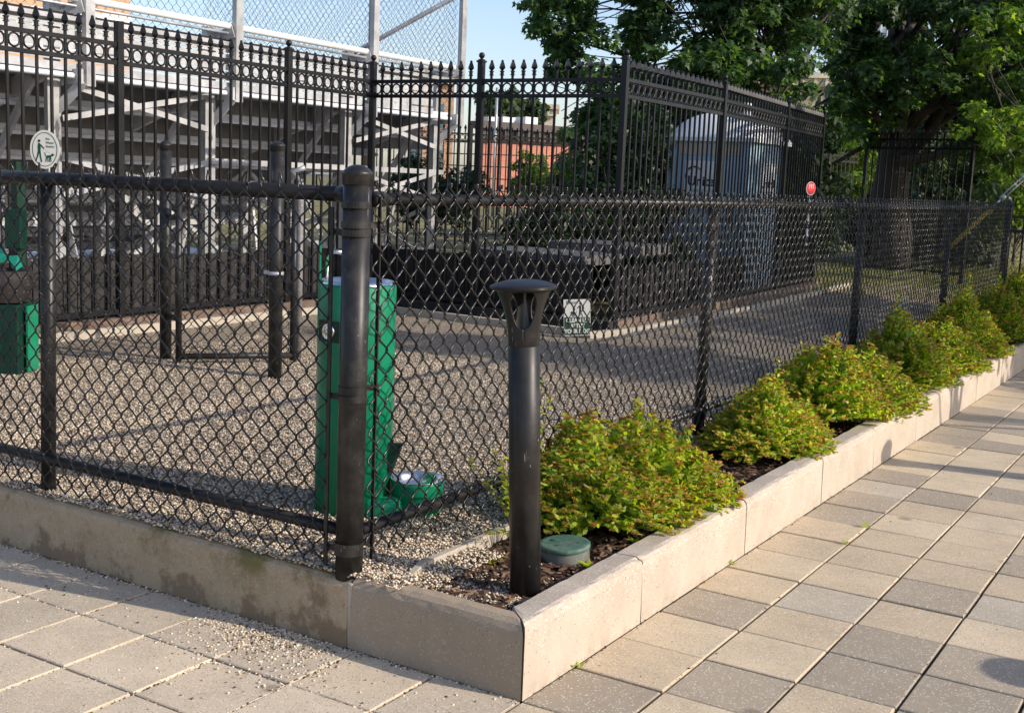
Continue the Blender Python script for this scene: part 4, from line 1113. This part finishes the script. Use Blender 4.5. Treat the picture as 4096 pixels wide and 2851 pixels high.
# distant tree masses
def far_tree(label, spec, n, rad, seed, ls=.16, mat=leafF):
    r_ = random.Random(seed); c = pxblob([spec], n, rad, r_)
    mx = sum(p[0] for p,_ in c)/len(c); my = sum(p[1] for p,_ in c)/len(c); mz = sum(p[2] for p,_ in c)/len(c)
    tree('distant_tree', label, (mx,my,.2), (mx,my,mz), .2, c, mat, 45, ls, OVAL, seed, limbs=False)
far_tree('distant rounded tree above the red brick building roof, left one', (1090,1160,225,265,70,76), 14, 1.0, 41, .2)
far_tree('distant rounded tree above the red brick building roof, right one', (1170,1215,240,275,70,76), 9, .9, 42, .2)
far_tree('distant dark green tree beyond the right hand fences', (1860,2120,250,420,42,50), 34, 2.0, 43, .22)
far_tree('distant green tree at the far right edge of the view', (2120,2420,220,430,40,50), 40, 2.0, 44, .22)
far_tree('distant tree line behind the trunks', (1440,1860,300,430,40,48), 30, 1.4, 45, .22, leafD)
# off-frame trees that shade the back of the scene
tree('street_tree', 'street tree on the pavement side shading the back of the gravel', (4.4,7.1,0), (4.4,7.1,4.2), .12, blob((4.3,6.95,4.35),1.9,.6,.55,22,.62,ra), leafA, 34, .10, STAR, 51)
tree('street_tree', 'farther street tree shading the portable toilet and shrubs', (5.5,14.2,0), (5.5,14.2,5.4), .14, blob((5.3,13.8,5.6),2.2,2.3,.85,46,.80,ra), leafA, 30, .12, STAR, 52)
tree('street_tree', 'low crowned street tree shading the far end of the kerb', (4.2,10.4,0), (4.2,10.4,2.8), .10, blob((4.0,10.3,2.9),1.3,2.0,1.2,30,.7,ra), leafA, 30, .10, STAR, 53)
if False: tree('street_tree', 'x', (7,22,0), (7,22,6.5), .16, blob((6.6,21.6,6.2),3.0,3.6,3.0,64,1.1,ra), leafA, 30, .13, STAR, 54)

# ------------------------------------------------------------ spirea shrubs
def shrub_mesh(seed, rx, ry, h, nst):
    r_ = random.Random(seed); st = MB(); lf = MB(); tp = MB()
    hum = [(r_.uniform(-.5,.5)*rx, r_.uniform(-.6,.6)*ry, r_.uniform(.12,.25)) for _ in range(5)]
    for s in range(nst):
        a = r_.uniform(0,6.283); q = math.sqrt(r_.random())
        ex, ey = math.cos(a)*q*rx, math.sin(a)*q*ry
        zt = h*(1-.55*q**2.6)*r_.uniform(.78,1.08)
        for hx, hy, hs in hum: zt += h*.30*math.exp(-((ex-hx)**2+(ey-hy)**2)/(2*hs*hs*.3)) - h*.05
        zt = max(.05, zt)
        if r_.random() < .05: zt *= r_.uniform(1.15, 1.45)
        b0 = Vector((ex*.22, ey*.22, -.02)); e = Vector((ex, ey, zt)); mid = b0.lerp(e, .5)+Vector((0,0,.10*h+.02))
        P = [b0*(1-t)*(1-t)+mid*2*t*(1-t)+e*t*t for t in (0,.25,.5,.75,1)]
        if s % 2 == 0: st.tube(P, .0016, 4, caps=False)
        dirv = (P[4]-P[3]).normalized()
        for k in range(19):
            t = .42+.58*k/18; i = min(3, int(t*4)); p = P[i].lerp(P[i+1], t*4-i)
            az = k*2.4+s; sz = .0235*(1-.3*(t-.42)/.58)*r_.uniform(.75,1.2)
            out = Vector((math.cos(az), math.sin(az), .35+.5*t)).normalized()
            c = p+out*sz*1.1
            nrm = (Vector((0,0,.7))+rand_dir(r_)*.9+out*.35).normalized()
            leaf(lf, c, sz, nrm, out, OVAL, r_)
        for k in range(12 if q < .9 else 7):
            az = k*1.2+s; out = Vector((math.cos(az)*.8, math.sin(az)*.8, .7)).normalized(); sz = .0115*r_.uniform(.6,1.35)
            leaf(tp, e+out*sz*1.0+Vector((0,0,.003)), sz, (Vector((0,0,1))+rand_dir(r_)*.6).normalized(), out, OVAL, r_)
    return st, lf, tp
protos = []
for sd, rx, ry, h, n in ((1,.42,.60,.36,700),(2,.44,.64,.38,800),(3,.42,.58,.33,640)):
    st, lf, tp = shrub_mesh(sd, rx, ry, h, n)
    P3 = [st.build('stems', stemm), lf.build('foliage', spirea), tp.build('bud_tips', spireatip)]
    for q in P3: COL.objects.unlink(q)
    protos.append(P3)
def shrub(x, y, k, rz, sc, label):
    t = thing('spirea_shrub', label, 'shrub', (x,y,.19), rz, 'spirea shrubs along the kerb'); t.scale = sc
    for q in protos[k]: inst(q, t)
    return t
shrub(-.42,1.30,0,.2,(.98,.70,.98),'nearest low yellow green shrub right behind the bollard')
shrub(-.36,1.66,2,2.9,(.92,.76,1.08),'rounded shrub with many reddish tips overhanging the kerb before the mulch gap')
shrub(-.36,3.12,1,.1,(.84,.80,.82),'dense yellow green shrub just after the mulch gap')
shrub(-.40,4.15,0,3.1,(1.08,1.0,1.22),'taller shrub against the fence in the middle of the row')
shrub(-.34,4.85,2,.4,(1.05,1.0,.95),'low shrub spilling over the kerb between two taller shrubs')
shrub(-.38,5.95,1,3.3,(1.05,1.1,1.12),'large bright shrub in full sun just before the tree shade')
shrub(-.32,7.05,2,.2,(1.0,1.0,1.0),'sunlit shrub at the edge of the tree shade')
shrub(-.38,8.1,1,.1,(1.05,1.05,1.20),'darker shrub with a pink flower in dappled shade')
shrub(-.34,9.35,0,3.0,(1.1,1.1,1.30),'shaded shrub near the right edge hanging over the kerb')
shrub(-.38,10.6,1,.3,(1.1,1.1,1.30),'farthest shrub in the shade at the end of the chain link fence')
shrub(-.36,11.9,2,.3,(1.1,1.1,1.40),'shrub beyond the fence end post, mostly hidden')
t = thing('spirea_shrub', 'thin tall sprig with few leaves left of and behind the bollard', 'shrub', (-.50,.80,.19), 0, 'spirea shrubs along the kerb')
r_ = random.Random(77); lf = MB(); st = MB(); tp = MB()
for s in range(26):
    e = Vector((r_.uniform(-.10,.10), r_.uniform(-.26,.22), r_.uniform(.10,.50))); 
    if s == 0: e = Vector((.05,.02,.66))
    if s == 1: e = Vector((.07,.05,.60))
    P = [Vector((0,0,-.01)), e*.5+Vector((0,0,.04)), e]
    st.tube(P, .0016, 4, caps=False)
    for k in range(16):
        q = .35+.65*k/15; p = P[0].lerp(P[1], q*2) if q < .5 else P[1].lerp(P[2], q*2-1)
        out = Vector((math.cos(k*2.4), math.sin(k*2.4), .5)).normalized(); sz = .015*r_.uniform(.7,1.1)
        leaf(lf, p+out*sz, sz, (Vector((0,0,1))+rand_dir(r_)*.6).normalized(), out, OVAL, r_)
    for k in range(5):
        out = Vector((math.cos(k*1.3), math.sin(k*1.3), .7)).normalized(); leaf(tp, e+out*.007, .008, (Vector((0,0,1))+rand_dir(r_)*.6).normalized(), out, OVAL, r_)
st.build('stems', stemm, t); lf.build('foliage', spirea, t); tp.build('bud_tips', spireatip, t)
# weeds
def weed(x, y, z, n, sz, label, seed):
    r_ = random.Random(seed); m = MB()
    for k in range(n):
        a = r_.uniform(0,6.283); out = Vector((math.cos(a), math.sin(a), r_.uniform(.5,1.6))).normalized(); s = sz*r_.uniform(.6,1.1)
        nrm = Vector((-out.x*.6, -out.y*.6, .8)).normalized()
        leaf(m, out*s*1.1+Vector((r_.uniform(-.3,.3)*sz, r_.uniform(-.3,.3)*sz, 0)), s, nrm, out, [(x_*.75, y_) for x_, y_ in OVAL], r_)
    o = m.build('weed', spirea); o.location = (x,y,z); tag(o, label, 'weed', 'weeds in the bed and joints')
weed(-.48,.56,.20,11,.028,'small leafy weed left of the bollard in the gravel',1)
weed(-.545,.36,.20,5,.026,'slim weed beside the short edging piece',2)
weed(-.17,.72,.20,9,.026,'pale weed against the valve box and kerb',3)
weed(-.165,1.12,.20,8,.026,'upright weed between the first shrub and the kerb',4)
weed(-.60,.12,.24,3,.014,'tiny sprout behind the left kerb block',5)
weed(-.16,.40,.20,5,.012,'tiny sprig at the foot of the bollard',6)
weed(.325,2.70,0,7,.022,'weed growing at a paver joint crossing beyond the kerb',7)
weed(.325,2.35,0,5,.018,'smaller weed in the same paver joint',8)
weed(.012,1.73,0,4,.022,'sprout at the foot of the kerb near a joint',9)
weed(.01,.33,0,4,.018,'grass sprout at the foot of the first kerb block',10)
weed(.02,.345,0,4,.012,'moss tuft in the joint by the first kerb block',11)
# leaf litter in the pavement joints
m = MB()
for k in range(420):
    if rnd.random() < .6: x, y = rnd.uniform(.004,.02), rnd.uniform(0,6)
    else: x, y = rnd.choice([1,2,3])*.3275+rnd.gauss(0,.006), rnd.uniform(-1,6)
    s = rnd.uniform(.003,.007); a = rnd.uniform(0,6.28); m.add([(x+s*math.cos(a),y+s*math.sin(a),.003),(x-s*.4*math.sin(a),y+s*.4*math.cos(a),.006),(x-s*math.cos(a),y-s*math.sin(a),.003),(x+s*.4*math.sin(a),y-s*.4*math.cos(a),.002)], [(0,1,2,3)])
for k in range(60):
    x, y = rnd.uniform(.05,1.6), rnd.uniform(-1.2,5); s = rnd.uniform(.003,.007); a = rnd.uniform(0,6.28)
    m.add([(x+s*math.cos(a),y+s*math.sin(a),.003),(x-s*.5*math.sin(a),y+s*.5*math.cos(a),.006),(x-s*math.cos(a),y-s*math.sin(a),.003),(x+s*.5*math.sin(a),y-s*.5*math.cos(a),.002)], [(0,1,2,3)])
tag(m.build('leaf_litter', chipm), 'brown leaf crumbs gathered along the kerb foot and paver joints', 'litter', kind='stuff')
# lawn grass behind right
m = MB(); 
for k in range(9000):
    x, y = rnd.uniform(-5,1.5), rnd.uniform(13.2,24); h = rnd.uniform(.05,.16); a = rnd.uniform(0,6.28); w_ = .006
    m.add([(x-w_*math.cos(a),y-w_*math.sin(a),.236),(x+w_*math.cos(a),y+w_*math.sin(a),.236),(x+rnd.uniform(-.04,.04),y+rnd.uniform(-.04,.04),.236+h)], [(0,1,2)])
tag(m.build('grass', grassm), 'dry yellow green grass beyond the fence end', 'grass', kind='stuff')
sheet('lawn', [(-.62,12.3),(8,14),(60,300),(-.62,300)], .20, lawnm)

# ------------------------------------------------------------ buildings
def building(name, label, center, rz, w_, d_, h_, wall, wins=None, pm=pane, frame=white, cornice=None):
    t = thing(name, label, 'building', center, rz)
    m = MB(); m.bx(-w_/2,w_/2,0,d_,0,h_); m.build('wall', wall, t)
    if wins:
        for (x, z, ww, wh) in wins:
            m = MB(); m.bx(x-ww/2-.08,x+ww/2+.08,-.06,0,z-.08,z+wh+.08); f = m.build('window', frame, t)
            m = MB(); m.bx(x-ww/2,x+ww/2,-.075,-.061,z,z+wh); m.build('pane', pm, f)
    if cornice:
        m = MB(); m.bx(-w_/2-.4,w_/2+.4,-.5,d_,h_,h_+.35); m.bx(-w_/2-.2,w_/2+.2,-.25,0,h_-.5,h_-.01)
        for i in range(int(w_/.7)): m.bx(-w_/2+.3+i*.7,-w_/2+.5+i*.7,-.42,-.26,h_-.5,h_-.01)
        m.build('cornice', cornice, t)
    return t
c = unp(1195,430,62); a_l = unp(1085,300,60); a_r = unp(1330,330,64)
dd = Vector((a_r.x-a_l.x, a_r.y-a_l.y, 0)); rzb = math.atan2(dd.y, dd.x); wb = dd.length
hb = unp(1085,288,60).z
mid = (a_l+a_r)/2
wins = []
for i in range(int(wb/1.5)):
    for z in (hb-2.2, hb-4.6, hb-7.0):
        wins.append((-wb/2+.9+i*1.5, z, .65, 1.25))
building('brick_building', 'red brick building with dark cornice and narrow windows seen through the middle fence', (mid.x,mid.y,hb-12), rzb, wb, .8, 12, redbrick, wins, pane, tan, roofdk)
for px_, s_, lab in ((1100,1.2,'left white rooftop box on the red brick building'),(1130,1.0,'middle white rooftop box on the red brick building'),(1180,1.0,'right white rooftop box on the red brick building')):
    p = unp(px_,272,64); m = MB(); m.box((p.x,p.y,p.z-.25), (s_*.8,1.0,.9), rz=rzb); tag(m.build('rooftop_box', white), lab, 'rooftop box')
pc = unp(1207,300,90)
building('cream_building', 'small cream building corner rising above the red brick roof', (pc.x,pc.y,unp(1207,245,90).z-14), R(30), 2.2, 6, 14, cream, [(0,11.6,.8,1.1)], pane, cream, cream)
# peach building behind the bleachers, upper left
pl_, pr_ = unp(-150,20,48), unp(292,20,52)
dd = Vector((pr_.x-pl_.x, pr_.y-pl_.y, 0)); rzp = math.atan2(dd.y, dd.x); wp = dd.length; mid = (pl_+pr_)/2
zt = unp(290,-120,52).z; zb_ = 0
wn_ = []
z20 = unp(200,48,50).z; z35 = unp(200,85,50).z
for i in range(int(wp/.62)): wn_.append((-wp/2+.4+i*.62, z35, .44, .55))
tpb = building('peach_building', 'peach brick building with a row of pale green panes behind the bleachers at upper left', (mid.x,mid.y,0), rzp, wp, 10, zt, peach, wn_, panegreen, white)
m = MB(); m.bx(-wp/2-.02,wp/2+.02,-.10,-.003,z20-.10,z20+.5); m.bx(-wp/2,wp/2,-.11,-.003,z35-.5,z35-.12); m.build('trim_band', white, tpb)
m = MB(); m.bx(-wp/2+1,-wp/2+3.2,-.05,0,z20+.8,z20+2.2); m.build('window', white, tpb)
# second peach building seen past the bleacher end
pq = unp(968,215,80); building('peach_building', 'tall peach brick building edge seen just past the bleacher end', (pq.x,pq.y,unp(985,172,80).z-16), R(35), 3.0, 6, 16, peach, [(-.9,12.6,.7,1.6),(.5,12.6,.7,1.6),(-.9,9.8,.7,1.6),(.5,9.8,.7,1.6)], pane, tan, cream)
# tower behind the right trees
tw = unp(2025,60,150); W3 = 5.5
t = thing('tower_block', 'tall pale tower with blue window bands glimpsed through the tree crowns', 'building', (tw.x,tw.y,0), R(25))
m = MB(); m.bx(-W3/2,W3/2,0,12,0,44); m.build('wall', towerm, t)
for i in range(12):
    m = MB(); m.bx(-W3/2+.8,W3/2-.8,-.08,-.01,5+i*3.2,6.6+i*3.2); f = m.build('window', paneblue, t)
    m = MB()
    for k in range(3): m.bx(-W3/2+.8+k*1.5,-W3/2+.92+k*1.5,-.14,-.081,5+i*3.2,6.6+i*3.2)
    m.build('mullions', white, f)
tn = unp(1770,210,75)
building('tan_building', 'tan masonry building glimpsed between the two large trees', (tn.x,tn.y,0), R(28), 9, 8, unp(1770,175,75).z, tan, [(-2,4,.8,1.4),(0,4,.8,1.4),(2,4,.8,1.4)], pane, cream, cream)
# utility pole
up_ = unp(1111,300,45); m = MB(); m.tube([(0,0,0),(0,0,unp(1111,210,45).z)], .055, 10)
o = m.build('utility_pole', galv); o.location = (up_.x,up_.y,.2); tag(o, 'thin grey utility pole in front of the red brick building', 'pole')
m = MB()
for k in range(5):
    a = unp(1000,318+k*26,44); b = unp(1420,300+k*30,52); m.tube([a, (a+b)/2-Vector((0,0,.25)), b], .022, 5)
tag(m.build('overhead_wires', black), 'bundle of dark overhead wires crossing in front of the red brick building', 'wires')

# re-seat children of located things built in world coordinates
for root in (fr, fl, fi, fg, tp, gp, bo) if False else ():
    pass
def world_children(root):
    T = Matrix.Translation(-Vector(root.location))
    for ch in [x for x in COL.objects if x.parent == root]: ch.matrix_parent_inverse = T
for nm in (fr, fl, fi, fg, gp, bo): world_children(nm)
world_children(bpy.data.objects['gate_post'])
# mesh of s4 was built in world coordinates
for ch in [x for x in COL.objects if x.parent == s4 and x.name.startswith('wire_mesh')]: ch.matrix_parent_inverse = Matrix.Translation(-Vector(s4.location))
bo.rotation_euler = (R(1.45), R(-2.35), 0); bo.scale = (1.05, 1.05, 1.03)
